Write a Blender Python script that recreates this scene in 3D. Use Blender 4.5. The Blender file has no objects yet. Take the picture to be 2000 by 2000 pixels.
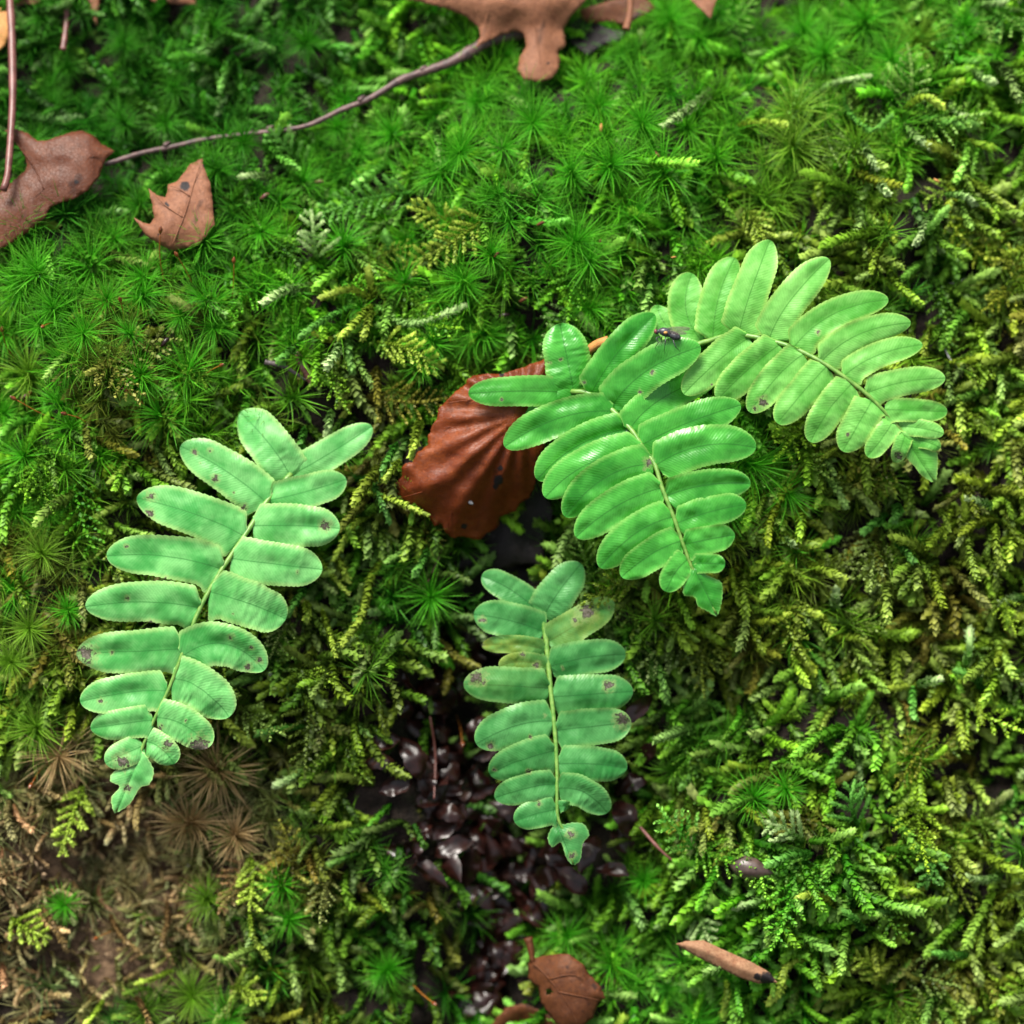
import bpy, math
import numpy as np
from mathutils import Vector, Matrix
from mathutils.geometry import delaunay_2d_cdt

# ------------------------------------------------------------------ camera, sky, sun, exposure
SL = math.radians(50.0)                      # steepness of the mossy bank
AX = np.array((1.0, 0.0, 0.0))
AV = np.array((0.0, math.cos(SL), math.sin(SL)))      # up the bank
AN = np.array((0.0, -math.sin(SL), math.cos(SL)))     # out of the bank
RM = np.stack((AX, AV, AN), axis=1)
ROT = Matrix([list(r) for r in RM])
D, W = 0.55, 0.20                            # camera to bank, width of bank in view (metres)
scene = bpy.context.scene
cam_d = bpy.data.cameras.new('camera')
cam_d.sensor_width = 36.0
cam_d.lens = 36.0 * D / W
cam_d.clip_start, cam_d.clip_end = 0.01, 500.0
cam_d.dof.use_dof = True
cam_d.dof.focus_distance = D - 0.0185
cam_d.dof.aperture_fstop = 6.0
cam_d.dof.aperture_blades = 7
cam = bpy.data.objects.new('camera', cam_d)
scene.collection.objects.link(cam)
cam.matrix_world = Matrix.Translation(Vector(AN * D)) @ ROT.to_4x4()
scene.camera = cam

SUN_EL, SUN_AZ = math.radians(75.0), math.radians(285.0)     # azimuth clockwise from +Y
world = bpy.data.worlds.new('World')
scene.world = world
world.use_nodes = True
wn = world.node_tree
bg = wn.nodes['Background']
sky = wn.nodes.new('ShaderNodeTexSky')
sky.sky_type = 'NISHITA'
sky.sun_disc = False
sky.sun_elevation = SUN_EL
sky.sun_rotation = SUN_AZ
sky.air_density, sky.dust_density = 1.0, 2.5
hs = wn.nodes.new('ShaderNodeHueSaturation')                 # overcast: the blue washed out
hs.inputs['Saturation'].default_value = 0.32
wn.links.new(sky.outputs[0], hs.inputs['Color'])
wn.links.new(hs.outputs[0], bg.inputs['Color'])
bg.inputs['Strength'].default_value = 0.05
sun_d = bpy.data.lights.new('sun', 'SUN')
sun_d.energy, sun_d.angle = 2.3, math.radians(26.0)
sun_d.color = (1.0, 0.95, 0.86)
sun = bpy.data.objects.new('sun', sun_d)
scene.collection.objects.link(sun)
sdir = Vector((math.sin(SUN_AZ) * math.cos(SUN_EL), math.cos(SUN_AZ) * math.cos(SUN_EL), math.sin(SUN_EL)))
sun.rotation_euler = sdir.to_track_quat('Z', 'Y').to_euler()
vs = scene.view_settings
vs.view_transform, vs.look = 'Standard', 'None'
vs.exposure, vs.gamma = 2.06, 1.0
scene.render.engine = 'CYCLES'
scene.cycles.use_denoising = True
scene.cycles.max_bounces = 7
scene.cycles.transparent_max_bounces = 8

rng = np.random.default_rng(11)
MM = 0.001
C = scene.collection

# ------------------------------------------------------------------ the shape of the bank
def vnoise(x, y, seed=0):
    """smooth value noise in [-1, 1]"""
    x = np.asarray(x, float) + 1000.0; y = np.asarray(y, float) + 1000.0
    xi = np.floor(x).astype(np.int64); yi = np.floor(y).astype(np.int64)
    fx = x - xi; fy = y - yi
    fx = fx * fx * (3 - 2 * fx); fy = fy * fy * (3 - 2 * fy)
    def h(a, b):
        n = (a * 374761393 + b * 668265263 + seed * 974634777) & 0x7fffffff
        n = ((n ^ (n >> 13)) * 1274126177) & 0x7fffffff
        return ((n ^ (n >> 16)) & 0xffff) / 32767.5 - 1.0
    return ((h(xi, yi) * (1 - fx) + h(xi + 1, yi) * fx) * (1 - fy) +
            (h(xi, yi + 1) * (1 - fx) + h(xi + 1, yi + 1) * fx) * fy)

def sstep(a, b, x):
    t = np.clip((x - a) / (b - a), 0, 1)
    return t * t * (3 - 2 * t)

_s = np.concatenate((-np.geomspace(60, 1.0, 60), np.arange(-0.99, 0.99, 0.004), np.geomspace(1.0, 60, 60)))
_th = np.radians(50 - 32 * sstep(0.0, 0.16, _s) - 17 * sstep(0.16, 0.7, _s) + 10 * sstep(0.0, 0.12, -_s) - 60 * sstep(0.45, 0.8, -_s))
_ds = np.diff(_s); _tm = 0.5 * (_th[1:] + _th[:-1])
_y = np.concatenate(([0], np.cumsum(np.cos(_tm) * _ds))); _z = np.concatenate(([0], np.cumsum(np.sin(_tm) * _ds)))
_y -= np.interp(0, _s, _y); _z -= np.interp(0, _s, _z)
PV = _y * math.cos(SL) + _z * math.sin(SL)
PH = -_y * math.sin(SL) + _z * math.cos(SL)

def px2uv(px, py, h=0.0):
    k = W / 2000.0 * (D - h) / D
    return (px - 1000.0) * k, (1000.0 - py) * k
def uv2px(u, v, h=0.0):
    k = W / 2000.0 * (D - h) / D
    return u / k + 1000.0, 1000.0 - v / k

CH = np.array([(1010, 1010), (960, 1180), (900, 1330), (880, 1470), (960, 1600), (1000, 1740), (960, 1900), (930, 2050)], float)
def seg_dist(px, py, pts):
    d = np.full(np.shape(px), 1e9)
    for (x0, y0), (x1, y1) in zip(pts[:-1], pts[1:]):
        t = np.clip(((px - x0) * (x1 - x0) + (py - y0) * (y1 - y0)) / ((x1 - x0) ** 2 + (y1 - y0) ** 2), 0, 1)
        d = np.minimum(d, np.hypot(px - x0 - t * (x1 - x0), py - y0 - t * (y1 - y0)))
    return d
# cushions and hollows: place (photo pixels), radius, height in mm
BLOBS = [(210, 600, 270, 6), (60, 1050, 200, 3), (300, 130, 190, -7), (1150, 430, 300, 4), (1550, 260, 200, 4),
         (1880, 570, 110, -7), (1420, 1350, 120, -6), (1960, 1480, 130, -5), (720, 1090, 140, -7), (1850, 1050, 160, 1),
         (1650, 1720, 300, 4), (330, 1720, 230, -4), (620, 600, 220, 3), (1180, 1560, 130, -5), (1090, 60, 120, -5), (1750, 1330, 90, -4)]
def relief(u, v):
    px, py = uv2px(u, v)
    r = 4.6 * vnoise(u / 0.026, v / 0.026, 1) + 3.0 * vnoise(u / 0.010, v / 0.010, 2) + 1.0 * vnoise(u / 0.0045, v / 0.0045, 3)
    r = r + smooth_mm(px, py)
    return r * MM * np.clip(1.6 - np.hypot(u, v) * 2.0, 0, 1)
def smooth_mm(px, py):
    r = -14.0 * np.exp(-(seg_dist(px, py, CH) / 95.0) ** 2)
    for x, y, rad, a in BLOBS:
        r = r + a * np.exp(-((px - x) ** 2 + (py - y) ** 2) / (rad * rad))
    return r
def surf(px, py, smooth=False):
    """frame coordinates (u, v, h) of the bank where a photo pixel meets it"""
    px = np.asarray(px, float); py = np.asarray(py, float); h = np.zeros_like(px)
    for _ in range(4):
        u, v = px2uv(px, py, h)
        h = np.interp(v, PV, PH) + (smooth_mm(px, py) * MM if smooth else relief(u, v))
    return u, v, h
def fpt(px, py, h):
    u, v = px2uv(np.asarray(px, float), np.asarray(py, float), np.asarray(h, float))
    return np.stack((u, v, np.broadcast_to(h, np.shape(u))), axis=-1)

# ------------------------------------------------------------------ material helpers
def newmat(name):
    m = bpy.data.materials.new(name); m.use_nodes = True
    return m, m.node_tree, m.node_tree.nodes['Principled BSDF']
class NB:
    """tiny node builder"""
    def __init__(s, nt): s.nt = nt
    def n(s, t, **kw):
        x = s.nt.nodes.new(t)
        for k, v in kw.items(): setattr(x, k, v)
        return x
    def put(s, sock, val):
        if hasattr(val, 'is_output') or hasattr(val, 'links'): s.nt.links.new(val, sock)
        else: sock.default_value = val
    def math(s, op, a, b=0.0, c=0.0, clamp=False):
        x = s.n('ShaderNodeMath', operation=op, use_clamp=clamp)
        for i, q in enumerate((a, b, c)): s.put(x.inputs[i], q)
        return x.outputs[0]
    def mix(s, f, a, b, blend='MIX'):
        x = s.n('ShaderNodeMix', data_type='RGBA', blend_type=blend)
        s.put(x.inputs[0], f); s.put(x.inputs[6], a if not isinstance(a, tuple) else (*a, 1)); s.put(x.inputs[7], b if not isinstance(b, tuple) else (*b, 1))
        return x.outputs[2]
    def noise(s, vec, scale, detail=3.0, rough=0.55, dist=0.0):
        x = s.n('ShaderNodeTexNoise')
        s.put(x.inputs['Vector'], vec); x.inputs['Scale'].default_value = scale
        x.inputs['Detail'].default_value = detail; x.inputs['Roughness'].default_value = rough; x.inputs['Distortion'].default_value = dist
        return x.outputs[0]
    def ramp(s, v, a, b):
        x = s.n('ShaderNodeMapRange', interpolation_type='SMOOTHSTEP')
        s.put(x.inputs[0], v); s.put(x.inputs[1], a); s.put(x.inputs[2], b)
        return x.outputs[0]
    def attr(s, name): return s.n('ShaderNodeAttribute', attribute_name=name)
    def obj(s): return s.n('ShaderNodeTexCoord').outputs['Object']
    def bump(s, h, strength, dist):
        x = s.n('ShaderNodeBump'); x.inputs['Strength'].default_value = strength; x.inputs['Distance'].default_value = dist
        s.put(x.inputs['Height'], h)
        return x.outputs[0]
def thin(nt, bsdf, color, amount):
    """light passing through a thin leaf"""
    b = NB(nt); tr = b.n('ShaderNodeBsdfTranslucent'); b.put(tr.inputs[0], color if not isinstance(color, tuple) else (*color, 1))
    mx = b.n('ShaderNodeMixShader'); mx.inputs[0].default_value = amount
    nt.links.new(bsdf.outputs[0], mx.inputs[1]); nt.links.new(tr.outputs[0], mx.inputs[2])
    nt.links.new(mx.outputs[0], nt.nodes['Material Output'].inputs[0])

def mat_moss(name, rough, spec, trans):
    m, nt, p = newmat(name); b = NB(nt)
    col = b.attr('col').outputs['Color']
    p.inputs['Roughness'].default_value = rough; p.inputs['Specular IOR Level'].default_value = spec
    b.put(p.inputs['Base Color'], col)
    thin(nt, p, col, trans)
    return m
def mat_fern(name, dark, light, edge, gloss):
    m, nt, p = newmat(name); b = NB(nt)
    lv = b.n('ShaderNodeSeparateXYZ'); nt.links.new(b.attr('lv').outputs['Vector'], lv.inputs[0])
    U, V, E = lv.outputs[0], lv.outputs[1], lv.outputs[2]
    obc = b.obj()
    av = b.math('ABSOLUTE', V)
    wob = b.noise(obc, 900.0, 2.0)
    q = b.math('SUBTRACT', U, b.math('MULTIPLY', av, 0.85))
    vein = b.math('SINE', b.math('ADD', b.math('MULTIPLY', q, 2 * math.pi / 0.62), b.math('MULTIPLY', wob, 5.0)))
    rib = b.ramp(av, 0.17, 0.05)
    n1 = b.noise(obc, 170.0, 3.0, 0.6); n2 = b.noise(obc, 2200.0, 3.0, 0.7)
    f = b.math('ADD', b.math('MULTIPLY', b.ramp(n1, 0.32, 0.68), 0.8), b.math('MULTIPLY', E, 0.30), clamp=True)
    rnd = b.n('ShaderNodeObjectInfo').outputs['Random']
    f = b.math('ADD', f, b.math('MULTIPLY', b.math('SUBTRACT', rnd, 0.5), 0.5), clamp=True)
    col = b.mix(f, dark, light)
    col = b.mix(b.math('MULTIPLY', b.ramp(E, 0.72, 1.0), 0.7), col, edge)
    col = b.mix(b.math('MULTIPLY', b.ramp(vein, 0.1, 1.0), 0.10), col, tuple(c * 0.45 for c in dark))
    col = b.mix(b.math('MULTIPLY', b.ramp(n2, 0.45, 0.75), 0.22), col, tuple(c * 0.6 for c in dark))
    col = b.mix(b.math('MULTIPLY', rib, 0.65), col, tuple(c * 0.6 for c in dark))
    yel = b.attr('yel').outputs['Fac']
    col = b.mix(b.math('MULTIPLY', yel, b.ramp(b.noise(obc, 260.0, 3.0), 0.15, 0.7), clamp=True), col, (0.30, 0.30, 0.03))
    sp = b.attr('spot').outputs['Fac']
    sn = b.math('ADD', sp, b.math('MULTIPLY', b.math('SUBTRACT', b.noise(obc, 1300.0, 4.0, 0.65), 0.5), 2.8))
    halo = b.ramp(sn, -0.6, 0.35)
    core = b.ramp(sn, 0.30, 0.42)
    rim = b.math('MULTIPLY', core, b.math('SUBTRACT', 1.0, b.ramp(sn, 0.42, 0.75)))
    col = b.mix(b.math('MULTIPLY', halo, 0.45), col, (0.30, 0.36, 0.13))
    spc = b.mix(b.ramp(b.noise(obc, 3000.0, 3.0), 0.35, 0.7), (0.075, 0.062, 0.045), (0.17, 0.15, 0.12))
    col = b.mix(core, col, b.mix(rim, spc, (0.03, 0.024, 0.016)))
    b.put(p.inputs['Base Color'], col)
    ro = b.math('ADD', gloss, b.math('MULTIPLY', b.noise(obc, 330.0, 2.0), 0.22))
    b.put(p.inputs['Roughness'], b.math('ADD', ro, b.math('MULTIPLY', core, 0.3)))
    p.inputs['Specular IOR Level'].default_value = 0.58 if gloss < 0.3 else 0.38
    h = b.math('ADD', b.math('MULTIPLY', vein, 0.35), b.math('MULTIPLY', n2, 1.3))
    h = b.math('SUBTRACT', h, b.math('MULTIPLY', core, 0.8))
    nt.links.new(b.bump(h, 0.4, 0.00006), p.inputs['Normal'])
    thin(nt, p, b.mix(0.5, col, (0.16, 0.50, 0.02)), 0.24)
    return m
def mat_dead(name, c1, c2, c3, rough, scale=160.0, spots=0.25, trans=0.12, bump=0.00016):
    m, nt, p = newmat(name); b = NB(nt); oc = b.obj()
    n1 = b.noise(oc, scale, 5.0, 0.62, 0.6); n2 = b.noise(oc, scale * 9, 3.0, 0.7)
    col = b.mix(b.ramp(n1, 0.3, 0.68), c1, c2)
    col = b.mix(b.math('MULTIPLY', b.ramp(n2, 0.42, 0.68), 0.6), col, c3)
    col = b.mix(b.math('MULTIPLY', b.ramp(b.noise(oc, scale * 14, 2.0, 0.5), 0.66, 0.74), 0.5), col, tuple(min(1.0, c * 1.7 + 0.03) for c in c2))
    vo = b.n('ShaderNodeTexVoronoi', feature='DISTANCE_TO_EDGE'); vo.inputs['Scale'].default_value = scale * 17.0; nt.links.new(oc, vo.inputs['Vector'])
    net = b.ramp(vo.outputs['Distance'], 0.0, 0.10)
    col = b.mix(b.math('MULTIPLY', b.math('SUBTRACT', 1.0, net), 0.22), col, c3)
    big = b.ramp(b.noise(oc, scale * 0.45, 4.0, 0.6), 0.35, 0.65)
    col = b.mix(b.math('MULTIPLY', big, 0.5), col, tuple(c * 0.7 for c in c1))
    sp = b.ramp(b.noise(oc, scale * 2.3, 2.0, 0.4), 0.68, 0.74)
    col = b.mix(b.math('MULTIPLY', sp, spots), col, tuple(c * 0.12 for c in c1))
    sp2 = b.attr('spot').outputs['Fac']
    col = b.mix(b.ramp(b.math('ADD', sp2, b.math('MULTIPLY', b.math('SUBTRACT', n2, 0.5), 0.6)), 0.25, 0.5), col, (0.012, 0.009, 0.010))
    b.put(p.inputs['Base Color'], col)
    p.inputs['Specular IOR Level'].default_value = 0.3 if trans else 0.2
    b.put(p.inputs['Roughness'], b.math('ADD', rough, b.math('MULTIPLY', n1, 0.2)))
    nt.links.new(b.bump(b.math('ADD', b.math('ADD', n2, n1), b.math('MULTIPLY', net, 0.35)), 0.6, bump), p.inputs['Normal'])
    if trans: thin(nt, p, col, trans)
    return m
def mat_simple(name, c1, c2, rough, scale=700.0, bump=0.0001, coat=0.0):
    m, nt, p = newmat(name); b = NB(nt); oc = b.obj(); n1 = b.noise(oc, scale, 4.0, 0.6)
    b.put(p.inputs['Base Color'], b.mix(b.ramp(n1, 0.32, 0.68), c1, c2))
    p.inputs['Roughness'].default_value = rough; p.inputs['Coat Weight'].default_value = coat
    nt.links.new(b.bump(n1, 0.5, bump), p.inputs['Normal'])
    return m
M = {}
M['star'] = mat_moss('star_moss', 0.5, 0.12, 0.40)
M['feather'] = mat_moss('feather_moss', 0.45, 0.18, 0.34)
M['crumb'] = mat_moss('soil_crumb', 0.7, 0.2, 0.02)
M['fern1'] = mat_fern('fern_blue_green', (0.044, 0.290, 0.052), (0.20, 0.54, 0.165), (0.38, 0.60, 0.19), 0.32)
M['fern2'] = mat_fern('fern_deep_green', (0.014, 0.190, 0.007), (0.068, 0.38, 0.040), (0.21, 0.47, 0.09), 0.24)
M['fern3'] = mat_fern('fern_light_green', (0.062, 0.30, 0.028), (0.185, 0.50, 0.10), (0.34, 0.56, 0.12), 0.42)
M['fern4'] = mat_fern('fern_painted_shade', (0.018, 0.160, 0.026), (0.080, 0.300, 0.080), (0.18, 0.36, 0.10), 0.32)  # greens lowered so the colour itself carries the shade on this frond
M['rachis'] = mat_simple('fern_stem', (0.070, 0.19, 0.022), (0.15, 0.27, 0.05), 0.45, 900.0)
M['oak'] = mat_dead('oak_leaf', (0.185, 0.070, 0.032), (0.300, 0.132, 0.068), (0.105, 0.040, 0.020), 0.5, 130.0, 0.5)
M['leafbrown'] = mat_dead('brown_leaf', (0.080, 0.021, 0.007), (0.145, 0.046, 0.018), (0.050, 0.014, 0.005), 0.42, 90.0, 0.5)
M['beech'] = mat_dead('beech_leaf', (0.125, 0.021, 0.003), (0.215, 0.048, 0.006), (0.070, 0.013, 0.003), 0.33, 110.0, 0.2)
M['wetdark'] = mat_dead('wet_leaf', (0.008, 0.006, 0.0065), (0.020, 0.014, 0.015), (0.005, 0.004, 0.0045), 0.42, 140.0, 0.2, 0.0)
M['rust'] = mat_dead('rust_leaf', (0.075, 0.021, 0.005), (0.140, 0.045, 0.011), (0.040, 0.012, 0.004), 0.48, 140.0, 0.7)
M['orange'] = mat_dead('orange_leaf', (0.45, 0.20, 0.05), (0.55, 0.30, 0.10), (0.34, 0.13, 0.04), 0.5, 120.0, 0.3)
M['leaflet'] = mat_simple('wet_leaflet', (0.0050, 0.0018, 0.0015), (0.022, 0.0055, 0.0036), 0.33, 420.0, 0.0001, 0.0)
M['leaflet'].node_tree.nodes['Principled BSDF'].inputs['Specular IOR Level'].default_value = 0.38
M['twig'] = mat_simple('twig_bark', (0.036, 0.018, 0.018), (0.105, 0.055, 0.050), 0.55, 650.0, 0.0003)
M['twigdark'] = mat_simple('dark_bark', (0.030, 0.024, 0.024), (0.085, 0.065, 0.062), 0.5, 450.0, 0.0004)
M['petiole'] = mat_simple('red_petiole', (0.085, 0.026, 0.020), (0.16, 0.060, 0.048), 0.42, 500.0, 0.0001)
M['seta'] = mat_simple('moss_stalk', (0.32, 0.13, 0.015), (0.22, 0.06, 0.012), 0.35, 500.0)
M['capsule'] = mat_simple('moss_capsule', (0.07, 0.018, 0.008), (0.20, 0.06, 0.015), 0.25, 900.0)
M['scale'] = mat_dead('bud_scale', (0.28, 0.125, 0.06), (0.40, 0.24, 0.13), (0.18, 0.075, 0.045), 0.45, 300.0, 0.3)
M['bud'] = mat_simple('dark_seed', (0.035, 0.022, 0.018), (0.075, 0.048, 0.040), 0.4, 400.0, 0.0003)
M['fly'] = mat_simple('fly_body', (0.012, 0.013, 0.016), (0.050, 0.052, 0.058), 0.35, 2600.0, 0.00006)
M['flyeye'] = mat_simple('fly_eye', (0.10, 0.020, 0.020), (0.17, 0.045, 0.045), 0.3, 4000.0)
M['flyhaltere'] = mat_simple('fly_patch', (0.35, 0.16, 0.03), (0.45, 0.24, 0.06), 0.4, 3000.0)
M['pale'] = mat_simple('pale_fibre', (0.16, 0.16, 0.17), (0.26, 0.26, 0.28), 0.4, 900.0)
mw, nt, p = newmat('fly_wing'); p.inputs['Base Color'].default_value = (0.16, 0.12, 0.10, 1); p.inputs['Roughness'].default_value = 0.2; p.inputs['Alpha'].default_value = 0.55
M['wing'] = mw
mw, nt, p = newmat('water'); p.inputs['Base Color'].default_value = (1, 1, 1, 1); p.inputs['Roughness'].default_value = 0.02; p.inputs['Transmission Weight'].default_value = 1.0; p.inputs['IOR'].default_value = 1.33
M['water'] = mw
m, nt, p = newmat('soil'); b = NB(nt); oc = b.obj()
n1 = b.noise(oc, 60.0, 5.0, 0.65); n2 = b.noise(oc, 420.0, 5.0, 0.7)
col = b.mix(b.ramp(n2, 0.3, 0.7), (0.006, 0.0045, 0.004), (0.022, 0.015, 0.011))
col = b.mix(b.math('MULTIPLY', b.ramp(n1, 0.5, 0.65), 0.6), col, (0.010, 0.015, 0.004))
sv = b.n('ShaderNodeVectorMath', operation='DISTANCE'); nt.links.new(oc, sv.inputs[0]); sv.inputs[1].default_value = (-0.077, -0.070, -0.005)   # dry humus round the brown moss
col = b.mix(b.ramp(b.math('ADD', sv.outputs['Value'], b.math('MULTIPLY', b.math('SUBTRACT', n1, 0.5), 0.03)), 0.034, 0.018), col, b.mix(b.ramp(n2, 0.35, 0.65), (0.050, 0.030, 0.018), (0.15, 0.095, 0.055)))
b.put(p.inputs['Base Color'], col); p.inputs['Roughness'].default_value = 0.8; p.inputs['Specular IOR Level'].default_value = 0.15
nt.links.new(b.bump(b.math('ADD', n1, n2), 0.8, 0.0015), p.inputs['Normal'])
M['soil'] = m

# ------------------------------------------------------------------ mesh helpers (frame coordinates, metres)
def raw_mesh(name, V, T, mat, attrs=None):
    """triangle or quad mesh straight from arrays"""
    V = np.ascontiguousarray(V, np.float32); T = np.ascontiguousarray(T, np.int32)
    k = T.shape[1]; me = bpy.data.meshes.new(name)
    me.vertices.add(len(V)); me.vertices.foreach_set('co', V.ravel())
    me.loops.add(T.size); me.loops.foreach_set('vertex_index', T.ravel())
    me.polygons.add(len(T)); me.polygons.foreach_set('loop_start', np.arange(0, T.size, k, dtype=np.int32))
    for an, (kind, arr) in (attrs or {}).items():
        a = me.attributes.new(an, kind, 'POINT'); arr = np.ascontiguousarray(arr, np.float32)
        a.data.foreach_set({'FLOAT': 'value', 'FLOAT_VECTOR': 'vector', 'FLOAT_COLOR': 'color'}[kind], arr.ravel())
    me.update(calc_edges=True)
    me.polygons.foreach_set('use_smooth', np.ones(len(T), dtype=bool))
    if mat: me.materials.append(mat)
    return me
def tag(o, label, cat, group=None, kind=None):
    o['label'] = label; o['category'] = cat
    if group: o['group'] = group
    if kind: o['kind'] = kind
    return o
def put(name, me, base):
    """top-level mesh whose vertices are relative to base, in the bank's own axes"""
    o = bpy.data.objects.new(name, me); C.objects.link(o)
    o.matrix_world = Matrix.Translation(Vector(RM @ np.asarray(base, float))) @ ROT.to_4x4()
    return o
def empty(name, base): return put(name, None, base)
def child(name, me, root):
    o = bpy.data.objects.new(name, me); C.objects.link(o); o.parent = root
    return o
def smoothpath(P, n):
    """Catmull-Rom through points (any dimension), n samples"""
    P = np.asarray(P, float)
    if len(P) == 2: return P[0] + (P[1] - P[0]) * np.linspace(0, 1, n)[:, None]
    Q = np.vstack((2 * P[0] - P[1], P, 2 * P[-1] - P[-2]))
    seg = np.linalg.norm(np.diff(P[:, :3], axis=0), axis=1); cum = np.concatenate(([0], np.cumsum(seg)))
    out = []
    for s in np.linspace(0, cum[-1], n):
        i = min(np.searchsorted(cum, s, side='right') - 1, len(P) - 2); t = (s - cum[i]) / max(seg[i], 1e-12)
        p0, p1, p2, p3 = Q[i:i + 4]
        out.append(0.5 * (2 * p1 + (p2 - p0) * t + (2 * p0 - 5 * p1 + 4 * p2 - p3) * t * t + (3 * p1 - p0 - 3 * p2 + p3) * t ** 3))
    return np.array(out)
def tube(P, R, sides=8, bumpy=0.0, seed=0):
    P = np.asarray(P, float); n = len(P); R = np.broadcast_to(np.asarray(R, float), (n,)).copy()
    T = np.gradient(P, axis=0); T /= np.linalg.norm(T, axis=1)[:, None] + 1e-12
    ref = np.array((0.13, 0.21, 0.97)) if abs(T[n // 2][2]) < 0.9 else np.array((1.0, 0.1, 0.0))
    A = np.cross(T, ref); A /= np.linalg.norm(A, axis=1)[:, None] + 1e-12; B = np.cross(T, A)
    an = np.linspace(0, 2 * math.pi, sides, endpoint=False)
    rr = R[:, None] * (1 + (bumpy * np.random.default_rng(seed).uniform(-1, 1, (n, sides)) if bumpy else 0))
    V = P[:, None, :] + rr[..., None] * (np.cos(an)[None, :, None] * A[:, None, :] + np.sin(an)[None, :, None] * B[:, None, :])
    V = np.vstack((V.reshape(-1, 3), P[:1], P[-1:]))
    i, j = np.meshgrid(np.arange(n - 1), np.arange(sides), indexing='ij'); i = i.ravel(); j = j.ravel(); j2 = (j + 1) % sides
    a, b_, c, d = i * sides + j, i * sides + j2, (i + 1) * sides + j2, (i + 1) * sides + j
    T3 = np.vstack((np.stack((a, b_, c), 1), np.stack((a, c, d), 1)))
    k = np.arange(sides); k2 = (k + 1) % sides; o0, o1 = n * sides, n * sides + 1
    T3 = np.vstack((T3, np.stack((np.full(sides, o0), k2, k), 1), np.stack((np.full(sides, o1), (n - 1) * sides + k, (n - 1) * sides + k2), 1)))
    return V, T3
def join(parts):
    Vs, Ts, o = [], [], 0
    for V, T in parts: Vs.append(V); Ts.append(T + o); o += len(V)
    return np.vstack(Vs), np.vstack(Ts)
def inside(px, py, poly):
    r = np.zeros(px.shape, bool); x, y = poly[:, 0], poly[:, 1]; j = len(poly) - 1
    for i in range(len(poly)):
        c = ((y[i] > py) != (y[j] > py)) & (px < (x[j] - x[i]) * (py - y[i]) / (y[j] - y[i] + 1e-12) + x[i]); r ^= c; j = i
    return r
def sheet(outline, hfun, step=9.0, rough=1.5, seed=0, holes=()):
    """leaf blade cut to an outline (photo pixels), heights from hfun(px, py, distance to the edge)"""
    r = np.random.default_rng(seed); P = np.asarray(outline, float); pts = []
    for a, b_ in zip(P, np.roll(P, -1, axis=0)):
        n = max(1, int(np.hypot(*(b_ - a)) / (step * 0.6)))
        for k in range(n): pts.append(a + (b_ - a) * k / n + (r.normal(0, rough * 0.4, 2) if k else 0))
    O = np.array(pts)
    gx, gy = np.meshgrid(np.arange(O[:, 0].min(), O[:, 0].max(), step), np.arange(O[:, 1].min(), O[:, 1].max(), step))
    gx = gx.ravel() + r.uniform(-.3, .3, gx.size) * step; gy = gy.ravel() + r.uniform(-.3, .3, gy.size) * step
    k = inside(gx, gy, O); gx, gy = gx[k], gy[k]
    cl = np.vstack((O, O[:1])); k = seg_dist(gx, gy, cl) > step * 0.5; gx, gy = gx[k], gy[k]
    vs_ = [Vector((x, y)) for x, y in O] + [Vector((x, y)) for x, y in zip(gx, gy)]
    n = len(O); v, e, f, *_ = delaunay_2d_cdt(vs_, [(i, (i + 1) % n) for i in range(n)], [], 1, 1e-4)
    XY = np.array([(q.x, q.y) for q in v]); F = np.array([t for t in f if len(t) == 3], int)
    a = XY[F]; ar = np.cross(a[:, 1] - a[:, 0], a[:, 2] - a[:, 0]); F[ar > 0] = F[ar > 0][:, ::-1]      # pixel y runs down
    for hx, hy, hr in holes: F = F[np.hypot(XY[F].mean(1)[:, 0] - hx, XY[F].mean(1)[:, 1] - hy) > hr]
    h = hfun(XY[:, 0], XY[:, 1], seg_dist(XY[:, 0], XY[:, 1], cl))
    return XY, fpt(XY[:, 0], XY[:, 1], h), F
def spotfield(XY, spots):
    s = np.full(len(XY), -1.0)
    for x, y, r in spots: s = np.maximum(s, 1.0 - np.hypot(XY[:, 0] - x, XY[:, 1] - y) / r)
    return np.clip(s, -1, 1)

# ------------------------------------------------------------------ ground
us = np.concatenate((-np.geomspace(60, 0.215, 34), np.arange(-0.21, 0.2101, 0.0025), np.geomspace(0.215, 60, 34)))
ss = np.concatenate((-np.geomspace(60, 1.0, 14), np.arange(-0.98, -0.22, 0.03), np.arange(-0.21, 0.2301, 0.0025), np.arange(0.25, 0.98, 0.03), np.geomspace(1.0, 60, 14)))
gu, gs = np.meshgrid(us, ss); gv = np.interp(gs, _s, PV); gh = np.interp(gs, _s, PH) + relief(gu, gv)
nu, ns = len(us), len(ss); i, j = np.meshgrid(np.arange(ns - 1), np.arange(nu - 1), indexing='ij'); i = i.ravel(); j = j.ravel()
ground = put('ground', raw_mesh('ground', np.stack((gu, gv, gh), -1).reshape(-1, 3), np.stack((i * nu + j, i * nu + j + 1, (i + 1) * nu + j + 1, (i + 1) * nu + j), 1), M['soil']), (0, 0, 0))
tag(ground, 'dark damp soil of the steep bank showing between the moss', 'ground', kind='structure')

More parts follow.
